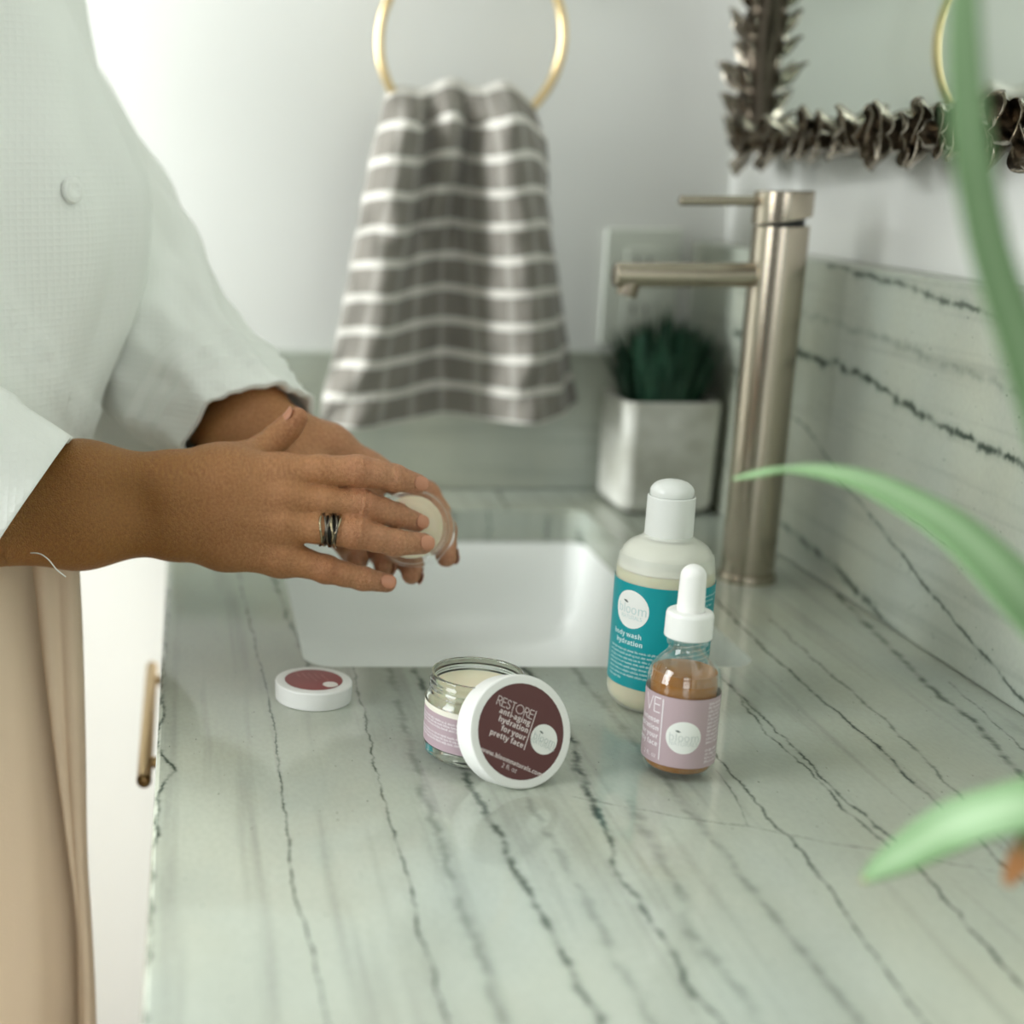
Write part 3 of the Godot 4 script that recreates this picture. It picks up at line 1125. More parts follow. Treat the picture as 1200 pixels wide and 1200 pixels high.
func build_mirror() -> void:
	var t := thing("wall_mirror", "wall mirror in an ornate antiqued silver frame of overlapping leaves", "mirror", Vector3(0.52, 1.65, -0.93))
	# frame: centre lines y 1.243..2.06, z -1.33..-0.53
	var lo := Vector2(-0.4, -0.407)
	var hi := Vector2(0.4, 0.407)
	var b := MB.new()
	box(b, Vector3(0.008, hi.y - lo.y, hi.x - lo.x), Vector3(0.004, 0, 0), 0.0008)
	obj("mirror_glass", b, mat(rgb(222, 230, 222), 0.015, 1.0), t)
	b = MB.new()
	box(b, Vector3(0.004, hi.y - lo.y - 0.01, hi.x - lo.x - 0.01), Vector3(0.0115, 0, 0), 0.0005)
	obj("backing", b, mat(rgb(70, 62, 52), 0.8), t)
	var silver := mat(rgb(228, 222, 212), 0.25, 1.0)
	silver.albedo_texture = noise_tex(0.02, rgb(118, 112, 104), rgb(255, 252, 248), 31, 256)
	silver.uv1_triplanar = true
	silver.uv1_scale = Vector3.ONE * 14.0
	silver.normal_enabled = true
	silver.normal_texture = noise_tex(0.03, Color.BLACK, Color.WHITE, 33, 256, true)
	silver.normal_scale = 0.35
	var dark := mat(rgb(88, 80, 70), 0.4, 1.0)
	var ends := [Vector3(0, lo.y, lo.x), Vector3(0, lo.y, hi.x), Vector3(0, hi.y, hi.x), Vector3(0, hi.y, lo.x)]
	var kinds := []
	for k in 6:
		kinds.append(leaf_mesh(0.042 + 0.004 * (k % 3), 0.024 + 0.003 * (k % 2), 0.34 + 0.06 * (k % 3), 0.30 + 0.12 * (k % 2)).mesh(silver))
	var rng := RandomNumberGenerator.new()
	rng.seed = 4
	var runs := [[ends[0], ends[1]], [ends[0], ends[3]], [ends[1], ends[2]], [ends[3], ends[2]]]
	for r in runs:
		var a: Vector3 = r[0]
		var z: Vector3 = r[1]
		var dir := (z - a).normalized()
		b = MB.new()
		var path := []
		for k in 33:
			var s := k / 32.0
			path.append(a.lerp(z, s) + Vector3(-0.004 + 0.002 * sin(s * 40.0), 0, 0) + dir.cross(Vector3.RIGHT) * 0.003 * sin(s * 23.0))
		tube(b, path, func(s, an): return 0.0105 + 0.0015 * sin(s * 90.0 + an * 2.0), 14)
		obj("frame_bar", b, dark, t)
		var side_dir := dir.cross(Vector3.LEFT)
		var n := int(a.distance_to(z) / (0.0225 if r[0] == ends[0] else 0.06))
		for i in n:
			for side in [-1.0, 1.0, 0.0]:
				var s := (i + 0.3 * rng.randf() + (0.35 if side > 0.0 else 0.0)) / n
				var open: float = deg_to_rad(rng.randf_range(24.0, 46.0)) * side
				var along: Vector3 = (dir * cos(open) + side_dir * sin(open)).normalized()
				var face: Vector3 = (Vector3.LEFT + Vector3.BACK * 0.28 + side_dir * side * 0.25).normalized()
				face = (face - along * face.dot(along)).normalized()
				var tilt: float = rng.randf_range(0.1, 0.45) if side != 0.0 else rng.randf_range(0.3, 0.7)
				along = (along * cos(tilt) + face * sin(tilt)).normalized()
				face = (face - along * face.dot(along)).normalized()
				var big := rng.randf_range(0.8, 1.1) * (0.74 if absf(dir.y) > 0.5 else 1.0) * (0.85 if side == 0.0 else 1.0)
				var o := MeshInstance3D.new()
				o.name = "leaf"
				o.mesh = kinds[rng.randi() % kinds.size()]
				o.transform = Transform3D(Basis(along.cross(face), along, face) * big, a.lerp(z, s) + Vector3(-0.009, 0, 0) - along * 0.006)
				t.add_child(o, true)


func build_towel() -> void:
	var c := Vector3(0.262, 1.335, -1.368)
	var brass := mat(rgb(222, 198, 150), 0.3, 1.0)
	var t := thing("towel_ring", "round brass towel ring fixed to the far wall", "towel ring", c)
	var b := MB.new()
	var hoop := []
	for k in 65:
		var a := TAU * k / 64.0
		hoop.append(Vector3(sin(a), cos(a), 0) * 0.085)
	tube(b, hoop, func(_s, _a): return 0.0042, 14, [], false)
	obj("hoop", b, brass, t)
	b = MB.new()
	lathe(b, rounded([Vector2(0, 0), Vector2(0.031, 0), Vector2(0.031, 0.008), Vector2(0.010, 0.012), Vector2(0.009, 0.06), Vector2(0.013, 0.062), Vector2(0.013, 0.072), Vector2(0, 0.072)], [0, 0, 0.003, 0.002, 0.001, 0, 0.002, 0]), 36)
	b.moved(Transform3D(Basis(Vector3.RIGHT, PI / 2.0), Vector3(0, 0.083, FAR_Z + 0.0008 - c.z)))
	obj("wall_mount", b, mat(rgb(120, 96, 62), 0.35, 1.0), t)

	# towel drawn through the ring: back layer, over the hoop, front layer
	var img := Image.create_empty(512, 1024, false, Image.FORMAT_RGB8)
	var rng := RandomNumberGenerator.new()
	rng.seed = 9
	var base := rgb(142, 137, 129)
	for y in 1024:
		for x in 512:
			var thread := 0.93 + 0.07 * sin(x * 1.9) * sin(y * 1.9) + rng.randf_range(-0.04, 0.04)
			var l := base * thread
			var wy := fposmod(y, 51.0)
			var wx := fposmod(x, 57.0)
			if wy < 13.0:
				l = l.lerp(rgb(238, 235, 228), 0.75)
			if wx < 12.0:
				l = l.lerp(rgb(232, 229, 222), 0.26)
			img.set_pixel(x, y, l)
	var m := mat(Color.WHITE, 0.95)
	m.albedo_texture = ImageTexture.create_from_image(img)
	m.rim_enabled = true
	m.rim = 0.3
	m.heightmap_enabled = true
	m.heightmap_texture = noise_tex(0.06, Color.BLACK, Color.WHITE, 41, 256)
	m.heightmap_scale = 0.12
	m.uv1_scale = Vector3(1, 1, 1)
	b = MB.new()
	# u from left to right, v from the back hem over the hoop to the front hem
	var f := func(u: float, v: float) -> Vector3:
		var front := v > 0.5
		var s := absf(v - 0.5) * 2.0  # 0 on the hoop, 1 at the hems
		var spread := pow(s, 0.8)
		var wob := 0.006 * sin(9.0 * u + 3.0 * s)
		var top_l := 0.186
		var top_r := 0.318
		var bot_l := 0.124 if front else 0.15
		var bot_r := 0.392 if front else 0.36
		# shoulders of the cloth fall off the ring roundly
		var x := lerpf(lerpf(top_l, top_r, u), lerpf(bot_l, bot_r, u), spread) + wob * s
		var drop := (0.317 - 0.012 * u if front else 0.27) * s
		var hump := 0.004 * sin(TAU * 2.6 * u + 0.6) * (1.0 - s)
		var y := 1.289 + hump - drop - 0.012 * pow(absf(u * 2.0 - 1.0), 3.0) * (1.0 - s)
		# folds: a deep valley right of the middle, a wedge-shaped ridge that dies out at half height
		var ridge := 0.026 * exp(-pow((u - 0.16) / 0.14, 2.0)) + 0.040 * exp(-pow((u - 0.74) / 0.15, 2.0)) - 0.036 * exp(-pow((u - 0.46) / 0.11, 2.0)) * smoothstep(0.05, 0.5, s)
		ridge += 0.026 * exp(-pow((u - 0.43) / 0.06, 2.0)) * (1.0 - smoothstep(0.25, 0.62, s)) * smoothstep(0.0, 0.12, s)
		ridge -= 0.018 * exp(-pow((u - 0.31) / 0.055, 2.0)) * (1.0 - smoothstep(0.45, 0.8, s)) + 0.018 * exp(-pow((u - 0.55) / 0.05, 2.0)) * (1.0 - smoothstep(0.4, 0.8, s))
		ridge -= 0.055 * smoothstep(0.88, 1.0, u) * smoothstep(0.1, 0.4, s)
		ridge += 0.0022 * sin(31.0 * u + 5.0 * sin(7.0 * s)) + 0.0014 * sin(s * 44.0) * sin(u * 23.0)
		var over := 0.017 * sin(minf(s * 6.0, PI / 2.0))
		var z := c.z + (over + ridge * smoothstep(0.0, 0.12, s) + 0.010 * s if front else -over * 0.9 - 0.008 * s + 0.35 * ridge * s)
		if s < 0.10:
			y += 0.012 * sqrt(maxf(0.0, 1.0 - pow(s / 0.10, 2.0))) - 0.012
		return Vector3(x, y + 0.006, z)
	sheet(b, f, 110, 200, 0.0025)
	tag(obj("hand_towel", b, m), "grey hand towel with white checked stripes hanging from the brass ring", "towel")


func build_outlet() -> void:
	var t := thing("wall_outlet", "white outlet cover plate on the far wall behind the faucet spout", "outlet", Vector3(0.452, 1.1035, FAR_Z + 0.0008))
	var white := mat(rgb(214, 219, 208), 0.4)
	var b := MB.new()
	box(b, Vector3(0.075, 0.116, 0.006), Vector3(0, 0, 0.003), 0.002)
	obj("cover_plate", b, white, t)
	for y in [-0.024, 0.024]:
		b = MB.new()
		box(b, Vector3(0.034, 0.03, 0.003), Vector3(0, y, 0.0072), 0.001)
		var s := obj("socket", b, white, t)
		b = MB.new()
		for x in [-0.006, 0.006]:
			box(b, Vector3(0.002, 0.008, 0.0006), Vector3(x, y + 0.002, 0.0088), 0.0002)
		obj("slot", b, mat(rgb(40, 40, 38), 0.6), s)


func build_grass_pot() -> void:
	var t := thing("potted_grass", "dark green bushy grass in a square pale stone pot behind the faucet", "potted plant", Vector3(0.4525, COUNTER, -1.334))
	var stone_m := mat(rgb(240, 240, 234), 0.5)
	stone_m.albedo_texture = noise_tex(0.012, rgb(200, 200, 192), Color.WHITE, 51, 256)
	stone_m.uv1_triplanar = true
	stone_m.uv1_scale = Vector3.ONE * 6.0
	var b := MB.new()
	# four-sided pot with rounded corners, a wall and a chamfered foot
	var seg := 48
	var rows := [[0.0, 0.002, 0.0], [0.036, 0.002, 0.0], [0.042, 0.006, 0.0], [0.0435, 0.012, 0.0], [0.045, 0.106, 0.0], [0.0445, 0.1085, 0.0], [0.0415, 0.1085, 0.0], [0.0405, 0.106, 0.0], [0.039, 0.09, 0.0], [0.0, 0.09, 0.0]]
	var first := b.p.size()
	for r in rows:
		for j in seg:
			var a := TAU * (j + 0.5) / seg
			var k: float = minf(0.012, r[0])
			b.v(Vector3(signf(cos(a)) * (r[0] - k) + k * cos(a), r[1], signf(sin(a)) * (r[0] - k) + k * sin(a)))
	for i in rows.size() - 1:
		for j in seg:
			var q0 := first + i * seg + j
			var q1 := first + i * seg + (j + 1) % seg
			b.quad(q0, q0 + seg, q1 + seg, q1)
	obj("pot", b, stone_m, t)
	b = MB.new()
	box(b, Vector3(0.0775, 0.006, 0.0775), Vector3(0, 0.0935, 0), 0.002)
	obj("soil", b, mat(rgb(40, 34, 26), 0.95), t)
	b = MB.new()
	for s in [[-1, -1], [-1, 1], [1, -1], [1, 1]]:
		box(b, Vector3(0.012, 0.003, 0.012), Vector3(s[0] * 0.028, 0.001, s[1] * 0.028), 0.0004)
	obj("foot", b, mat(rgb(50, 56, 50), 0.8), t)  # dark colour stands in for the shadow line under the pot
	var rng := RandomNumberGenerator.new()
	rng.seed = 77
	b = MB.new()
	for i in 900:
		var a := rng.randf() * TAU
		var r := sqrt(rng.randf())
		var root := Vector3(cos(a) * 0.034 * r, 0.093, sin(a) * 0.034 * r)
		var lean := r * rng.randf_range(0.3, 1.0)
		var high := rng.randf_range(0.05, 0.105) * (1.0 - 0.25 * r)
		var dir := Vector3(cos(a + rng.randf_range(-0.5, 0.5)), 0, sin(a + rng.randf_range(-0.5, 0.5)))
		var tip := root + Vector3.UP * high + dir * lean * 0.032
		tip.x = clampf(tip.x, -0.052, 0.047)
		var mid := root.lerp(tip, 0.55) + Vector3.UP * high * 0.18
		var w := dir.cross(Vector3.UP).normalized() * rng.randf_range(0.0011, 0.002)
		var g := rng.randf_range(0.6, 1.3)
		var col := Color(0.022 * g, 0.075 * g, 0.042 * g)
		var q := []
		for k in 3:
			var c: Vector3 = [root, mid, tip][k]
			var ww: Vector3 = w * [1.0, 1.1, 0.12][k]
			q.append(b.v(c - ww, Vector3.ZERO, Vector2.ZERO, col))
			q.append(b.v(c + ww, Vector3.ZERO, Vector2.ZERO, col))
		b.quad(q[0], q[1], q[3], q[2])
		b.quad(q[2], q[3], q[5], q[4])
	var gm := mat(Color.WHITE, 0.5)
	gm.vertex_color_use_as_albedo = true
	gm.backlight_enabled = true
	gm.backlight = Color(0.1, 0.2, 0.1)
	obj("foliage", b, gm, t).set_meta("kind", "stuff")


# ---------------------------------------------------------------- the person

var skin_spots := []

func j3(a: Array) -> Vector3:
	return Vector3(a[0], a[1], a[2])


func skin_shade(p: Vector3) -> Color:
	# forearms are tanner, the fingers pinker, knuckles and tips redder
	var tan := Color(0.36, 0.165, 0.035)
	var pale := Color(0.54, 0.27, 0.118)
	var c := tan.lerp(pale, smoothstep(-0.03, 0.075, p.x)).lerp(Color(0.62, 0.33, 0.185), smoothstep(0.07, 0.13, p.x))
	for s in skin_spots:
		var d := p.distance_squared_to(s[0])
		var r: float = s[1]
		if d < r * r * 4.0:
			c = c.lerp(s[2], s[3] * exp(-d / (r * r) * 1.2))
	return c


func hand_box(palm: Array, fingers: Array, arm: Array, cell: float) -> Field:
	var lo := Vector3.ONE * 9.0
	var hi := -lo
	for c in palm + fingers:
		for q in c:
			lo = lo.min(j3(q) - Vector3.ONE * (q[3] + 0.006))
			hi = hi.max(j3(q) + Vector3.ONE * (q[3] + 0.006))
	for c in arm:
		var q: Vector3 = j3(c[1]).lerp(j3(c[2]), 0.2)
		lo = lo.min(q - Vector3.ONE * (c[1][3] + 0.008))
		hi = hi.max(q + Vector3.ONE * (c[1][3] + 0.008))
	return Field.new(lo, hi, cell)


func hand_field(f: Field, palm: Array, arm: Array, fingers: Array) -> void:
	for c in arm:
		f.chain(c, 0.02)
	for c in palm:
		f.chain(c, 0.012)
	var all := f.like()
	for c in fingers:
		var one := f.like()
		one.chain(c, 0.003)
		all.join(one, 0.0008)
	f.join(all, 0.0065)


func relief(mb: MB, fingers: Array) -> void:
	# knuckles stand out on the back of the hand, and the finger joints are creased
	mb.smooth()
	for i in mb.p.size():
		var p := mb.p[i]
		var back := maxf(0.0, mb.n[i].dot(Vector3(-0.1, 0.3, 0.95)))
		var lift := 0.0
		for k in 4:
			var c: Array = fingers[k]
			var d := p.distance_squared_to(j3(c[0]) + Vector3(0.0, 0.003, 0.010))
			if d < 0.0006:
				lift += 0.0016 * exp(-d / 0.00006) * back
			for q in [2, 4]:
				var j := j3(c[q])
				var s := (p - j).dot((j3(c[q + 1]) - j3(c[q - 1])).normalized())
				if absf(s) < 0.009 and p.distance_squared_to(j) < 0.0003:
					lift += (0.0005 * exp(-s * s / 0.000025) - 0.0009 * pow(0.5 + 0.5 * cos(s * TAU / 0.0042), 3.0) * exp(-s * s / 0.000022)) * back
		mb.p[i] = p + mb.n[i] * lift
	for i in mb.n.size():
		mb.n[i] = Vector3.ZERO


func build_person() -> void:
	var who := Node3D.new()
	who.name = "person"
	add_child(who)
	tag(who, "person in white waffle robe and beige trousers rubbing balm from a small jar", "person")

	for side in [RIGHT_FINGERS, LEFT_FINGERS]:
		var thumb := 4
		for k in side.size():
			var c: Array = side[k]
			var red := Color(0.48, 0.17, 0.10)
			if k != thumb:
				skin_spots.append([j3(c[2]), 0.0085, red, 0.8])
				skin_spots.append([j3(c[0]), 0.009, red, 0.3])
				skin_spots.append([j3(c[4]), 0.006, red, 0.35])
			skin_spots.append([j3(c[-1]), 0.009, Color(0.56, 0.26, 0.17), 0.6])

	var body := MB.new()
	# right hand and wrist
	var f := hand_box(RIGHT_PALM, RIGHT_FINGERS, RIGHT_ARM, 0.0015)
	hand_field(f, RIGHT_PALM, RIGHT_ARM, RIGHT_FINGERS)
	f.net(body, skin_shade)
	relief(body, RIGHT_FINGERS)
	# left hand and wrist
	f = hand_box(LEFT_PALM, LEFT_FINGERS, LEFT_ARM, 0.0022)
	hand_field(f, LEFT_PALM, LEFT_ARM, LEFT_FINGERS)
	f.net(body, skin_shade)
	# trunk, head, upper arms and legs, for the most part under clothes
	f = Field.new(Vector3(-0.42, -0.01, -1.32), Vector3(0.04, 1.78, -0.74), 0.014)
	var trunk := [
		[-0.205, 0.95, -0.94, 0.10, -0.19, 1.10, -0.95, 0.10], [-0.205, 0.95, -1.09, 0.10, -0.19, 1.10, -1.09, 0.10], [-0.19, 1.10, -0.97, 0.09, -0.19, 1.34, -0.95, 0.085], [-0.19, 1.10, -1.08, 0.09, -0.18, 1.34, -1.13, 0.085],
		[-0.19, 1.37, -0.92, 0.05, -0.17, 1.37, -1.19, 0.05], [-0.18, 1.38, -1.05, 0.055, -0.15, 1.48, -1.045, 0.05], [-0.15, 1.55, -1.04, 0.075, -0.12, 1.62, -1.04, 0.085], [-0.06, 1.53, -1.04, 0.045, -0.075, 1.60, -1.04, 0.055],
		[-0.02, 1.565, -1.04, 0.012, -0.035, 1.60, -1.04, 0.009], [-0.13, 1.575, -0.955, 0.014, -0.13, 1.60, -0.955, 0.014], [-0.13, 1.575, -1.125, 0.014, -0.13, 1.60, -1.125, 0.014],
		[-0.21, 1.36, -0.91, 0.05, -0.285, 1.08, -0.85, 0.042], [-0.16, 1.36, -1.19, 0.05, -0.062, 1.15, -1.09, 0.042],
		[-0.2, 0.93, -0.94, 0.09, -0.205, 0.5, -0.92, 0.055], [-0.205, 0.5, -0.92, 0.055, -0.21, 0.09, -0.92, 0.036], [-0.2, 0.93, -1.09, 0.09, -0.195, 0.5, -1.06, 0.055], [-0.195, 0.5, -1.06, 0.055, -0.20, 0.09, -1.10, 0.036],
		[-0.22, 0.045, -0.92, 0.036, -0.08, 0.03, -0.91, 0.03], [-0.21, 0.045, -1.10, 0.036, -0.07, 0.03, -1.11, 0.03],
	]
	for q in trunk:
		f.bone(Vector3(q[0], q[1], q[2]), Vector3(q[4], q[5], q[6]), q[3], q[7], 0.04)
	for c in RIGHT_ARM:
		f.chain(c.slice(1), 0.02)
	for c in LEFT_ARM:
		f.chain(c.slice(1), 0.02)
	f.net(body, skin_shade)
	var skin := mat(Color.WHITE, 0.52)
	skin.vertex_color_use_as_albedo = true
	skin.albedo_texture = noise_tex(0.05, rgb(200, 182, 164), Color.WHITE, 61)
	skin.uv1_triplanar = true
	skin.uv1_world_triplanar = true
	skin.uv1_scale = Vector3.ONE * 14.0
	skin.heightmap_enabled = true
	skin.heightmap_texture = noise_tex(0.12, Color.BLACK, Color.WHITE, 62)
	skin.heightmap_scale = 0.09
	skin.subsurf_scatter_enabled = true
	skin.subsurf_scatter_strength = 0.12
	obj("body", body, skin, who)

	# nails
	var nm := mat(rgb(198, 138, 108), 0.35)
	var to_eye := Vector3(-0.22, 0.36, 0.9)
	for q in [[RIGHT_FINGERS, 0, Vector3(0.05, 0.30, 0.95)], [RIGHT_FINGERS, 1, Vector3(0.1, 0.35, 0.9)], [RIGHT_FINGERS, 2, Vector3(0.05, 0.32, 0.95)], [RIGHT_FINGERS, 3, Vector3(0.0, 0.42, 0.9)], [RIGHT_FINGERS, 4, Vector3(-0.75, 0.6, 0.25)],
			[LEFT_FINGERS, 1, Vector3(0.9, -0.3, -0.1)], [LEFT_FINGERS, 0, Vector3(0.9, 0.0, -0.4)], [LEFT_FINGERS, 2, Vector3(0.9, -0.3, -0.1)]]:
		var c: Array = q[0][q[1]]
		var tip := j3(c[-1])
		var axis := (tip - j3(c[-2])).normalized()
		var up: Vector3 = (q[2] - axis * axis.dot(q[2])).normalized()
		var side := axis.cross(up)
		var r: float = c[-1][3]
		var b := MB.new()
		var g := func(u: float, v: float) -> Vector3:
			var an := (u * 2.0 - 1.0) * 0.64
			var l := (v - 0.66) * 0.0098
			var edge := 1.0 - pow(absf(v * 2.0 - 1.0), 2.6) * 0.42
			var rr := r * (1.03 + 0.05 * smoothstep(0.5, 1.0, v)) + 0.0005 - maxf(0.0, l - 0.002) * 0.35
			return tip + axis * (l * (1.0 - 0.12 * (u * 2.0 - 1.0) * (u * 2.0 - 1.0))) + (up * cos(an * edge) - side * sin(an * edge)) * rr
		sheet(b, g, 10, 12, 0.0005)
		obj("fingernail", b, nm, who)

	# robe: trunk as one swelling form, sleeves as open tubes with a wall
	var robe := MB.new()
	f = Field.new(Vector3(-0.40, 0.90, -1.31), Vector3(0.04, 1.46, -0.80), 0.007)
	for q in [[-0.225, 0.97, -0.96, 0.135, -0.205, 1.07, -0.97, 0.128], [-0.225, 0.97, -1.09, 0.135, -0.205, 1.07, -1.08, 0.128], [-0.212, 1.07, -0.98, 0.13, -0.176, 1.185, -0.99, 0.130], [-0.212, 1.07, -1.08, 0.13, -0.178, 1.185, -1.08, 0.128],
			[-0.176, 1.185, -0.99, 0.130, -0.20, 1.33, -0.97, 0.115], [-0.178, 1.185, -1.08, 0.128, -0.19, 1.33, -1.12, 0.112], [-0.205, 1.36, -0.91, 0.07, -0.18, 1.37, -1.19, 0.07], [-0.14, 1.03, -1.13, 0.085, -0.045, 1.045, -1.10, 0.06]]:
		f.bone(Vector3(q[0], q[1], q[2]), Vector3(q[4], q[5], q[6]), q[3], q[7], 0.05)
	f.net(robe, func(_p): return Color.WHITE)
	var fold := FastNoiseLite.new()
	fold.seed = 3
	fold.frequency = 9.0
	fold.fractal_octaves = 2
	robe.smooth()
	var spot := Vector3(0, 0, -9)
	var facing := Vector3.RIGHT
	for i in robe.p.size():
		var p := robe.p[i]
		var lift := 0.011 * fold.get_noise_3d(p.x * 1.2 + p.z * 0.8, p.y * 0.35, p.z * 1.2)
		# stitched bands of the front edge, curving down towards the waist
		var t := (p.x + 0.13) / 0.056
		if t > 0.0 and p.z > -0.99:
			for k in 3:
				lift += 0.003 * exp(-pow((p.y - (1.162 - 0.082 * pow(t, 1.6)) + 0.013 * k) / 0.004, 2.0)) * smoothstep(0.0, 0.2, t)
		robe.p[i] = p + robe.n[i] * lift
		if absf(p.y - 1.212) < 0.008 and absf(p.x + 0.062) < 0.010 and p.z > spot.z:
			spot = robe.p[i]
			facing = robe.n[i]
	for i in robe.n.size():
		robe.n[i] = Vector3.ZERO
	var rim_c := Vector3(-0.1082, 1.0065, -0.8216)
	sleeve(robe, [Vector3(-0.215, 1.36, -0.93), Vector3(-0.29, 1.19, -0.88), rim_c + Vector3(-0.12, 0.08, -0.012), rim_c], [0.085, 0.09, 0.082, 0.070], fold, 1.0, 0.0, Vector3.UP)
	sleeve(robe, [Vector3(-0.1476, 1.2728, -1.2071), Vector3(-0.0835, 1.1828, -1.1436), Vector3(-0.0311, 1.1079, -1.0735), Vector3(0.0031, 1.0690, -1.0123), Vector3(0.0411, 1.0439, -0.9524)], [0.0703, 0.0679, 0.0636, 0.0556, 0.0458], fold, 5.0, 0.015, Vector3(0.8, 0.6, 0))
	var cloth := mat(rgb(236, 239, 233), 0.92)
	cloth.rim_enabled = true
	cloth.rim = 0.25
	cloth.heightmap_enabled = true
	cloth.heightmap_texture = waffle()
	cloth.heightmap_scale = 0.022
	cloth.uv1_triplanar = true
	cloth.uv1_scale = Vector3.ONE * 15.0
	obj("robe", robe, cloth, who).set_meta("label", "white waffle-weave robe with wide sleeves")
	var b := MB.new()
	lathe(b, rounded([Vector2(0, 0), Vector2(0.008, 0), Vector2(0.008, 0.003), Vector2(0.005, 0.004), Vector2(0, 0.003)], [0, 0, 0.001, 0.001, 0]), 28)
	var across := Vector3.UP.cross(facing).normalized()
	b.moved(Transform3D(Basis(across, facing, across.cross(facing)), spot + facing * 0.0005))
	obj("button", b, cloth, who)

	# trousers: two wide legs hanging in long folds
	var tr := MB.new()
	for leg in [[Vector3(-0.198, 0.985, -0.915), Vector3(-0.184, 0.69, -0.90), Vector3(-0.212, 0.40, -0.905), Vector3(-0.21, 0.05, -0.91), 0.1], [Vector3(-0.215, 0.985, -1.07), Vector3(-0.215, 0.69, -1.05), Vector3(-0.22, 0.40, -1.06), Vector3(-0.22, 0.05, -1.07), 2.2]]:
		var path := spline(leg.slice(0, 4), 14)
		var ph: float = leg[4]
		tube(tr, path, func(s: float, a: float) -> float: return 0.098 + 0.012 * s + (0.004 + 0.007 * s) * sin(5.0 * a + ph + 1.2 * sin(3.0 * s)) + 0.004 * sin(11.0 * a + 2.0 * ph + 2.0 * s), 90, [], false)
	var linen := mat(rgb(212, 192, 166), 0.95)
	linen.heightmap_enabled = true
	linen.heightmap_texture = noise_tex(0.25, Color.BLACK, Color.WHITE, 71, 256)
	linen.heightmap_scale = 0.03
	linen.uv1_triplanar = true
	linen.uv1_scale = Vector3.ONE * 10.0
	obj("trousers", tr, linen, who).set_meta("label", "wide beige linen trousers")
	b = MB.new()
	var edge_l := spline([Vector3(-0.0980, 0.9792, -0.8650), Vector3(-0.0938, 0.9305, -0.8650), Vector3(-0.0877, 0.8594, -0.8650), Vector3(-0.0793, 0.7731, -0.8650), Vector3(-0.0754, 0.7091, -0.8650), Vector3(-0.0754, 0.6429, -0.8650), Vector3(-0.0753, 0.5535, -0.8650)], 8)
	var edge_r := spline([Vector3(-0.0714, 0.9772, -0.8720), Vector3(-0.0701, 0.9281, -0.8720), Vector3(-0.0697, 0.8565, -0.8720), Vector3(-0.0701, 0.7695, -0.8720), Vector3(-0.0677, 0.7049, -0.8720), Vector3(-0.0659, 0.6382, -0.8720), Vector3(-0.0655, 0.5481, -0.8720)], 8)
	sheet(b, func(u: float, v: float) -> Vector3:
		var i := int(round(v * (edge_l.size() - 1)))
		return edge_l[i].lerp(edge_r[i], u) + Vector3(0, 0, 0.006 * sin(u * PI) + 0.003 * sin(u * 9.0 + v * 3.0)), 14, 40, 0.002)
	obj("sash", b, linen, who).set_meta("label", "hanging end of the beige sash")
	# hair and eyes, above the picture
	f = Field.new(Vector3(-0.30, 1.40, -1.18), Vector3(0.0, 1.76, -0.90), 0.011)
	f.bone(Vector3(-0.165, 1.60, -1.04), Vector3(-0.135, 1.645, -1.04), 0.085, 0.085, 0.03)
	f.bone(Vector3(-0.2, 1.58, -1.04), Vector3(-0.235, 1.53, -1.04), 0.05, 0.04, 0.03)
	b = MB.new()
	f.net(b, func(_p): return Color.WHITE)
	obj("hair", b, mat(rgb(82, 58, 40), 0.6), who)
	for z in [-1.07, -1.01]:
		b = MB.new()
		lathe(b, PackedVector2Array([Vector2(0, -0.011), Vector2(0.0078, -0.0078), Vector2(0.011, 0), Vector2(0.0078, 0.0078), Vector2(0, 0.011)]), 16, 60.0)
		b.moved(Transform3D(Basis(), Vector3(-0.037, 1.608, z)))
		obj("eye", b, mat(rgb(225, 222, 215), 0.2), who)
	b = MB.new()
	tube(b, spline([Vector3(-0.0923, 1.0020, -0.7978), Vector3(-0.0860, 1.0036, -0.7899), Vector3(-0.0805, 1.0016, -0.7843), Vector3(-0.0761, 0.9963, -0.7830), Vector3(-0.0711, 0.9906, -0.7867)], 6), func(_s, _a): return 0.0004, 8)
	obj("loose_thread", b, cloth, who)

	# stacked bands of a ring, worn on the right ring finger
	var rf: Array = RIGHT_FINGERS[2]
	var p0 := j3(rf[1])
	var p1 := j3(rf[2])
	var axis := (p1 - p0).normalized()
	var centre := p0.lerp(p1, 0.28)
	var ring := thing("finger_ring", "wide dark silver ring of interwoven bands worn on the ring finger", "ring", centre)
	var x := axis.cross(Vector3.UP).normalized()
	var y := axis.cross(x)
	for k in 7:
		b = MB.new()
		var loop := []
		var shift := (k - 3) * 0.0016
		for i in 49:
			var a := TAU * i / 48.0
			var way := shift + 0.0013 * sin(a * 2.0 + k * 1.7)
			loop.append((x * cos(a) + y * sin(a)) * (0.01015 + 0.00025 * (k % 2)) + axis * way)
		tube(b, loop, func(s, _a): return 0.00075 + 0.0001 * sin(s * 200.0), 10, [], false)
		obj("band", b, mat(rgb(178, 166, 138) if k % 2 == 0 else rgb(112, 106, 96), 0.25, 1.0), ring)
	b = MB.new()
	tube(b, [centre * 0.0 - axis * 0.005, centre * 0.0, axis * 0.005], func(_s, _a): return 0.0098, 32, [], false)
	obj("inner_band", b, mat(rgb(40, 38, 34), 0.4, 0.9), ring)


func waffle() -> ImageTexture:
	var img := Image.create_empty(256, 256, false, Image.FORMAT_L8)
	for y in 256:
		for x in 256:
			var a := absf(sin(PI * x / 16.0))
			var b := absf(sin(PI * y / 16.0))
			var l := 1.0 - pow(a * b, 0.6)
			img.set_pixel(x, y, Color(l, l, l))
	return ImageTexture.create_from_image(img)


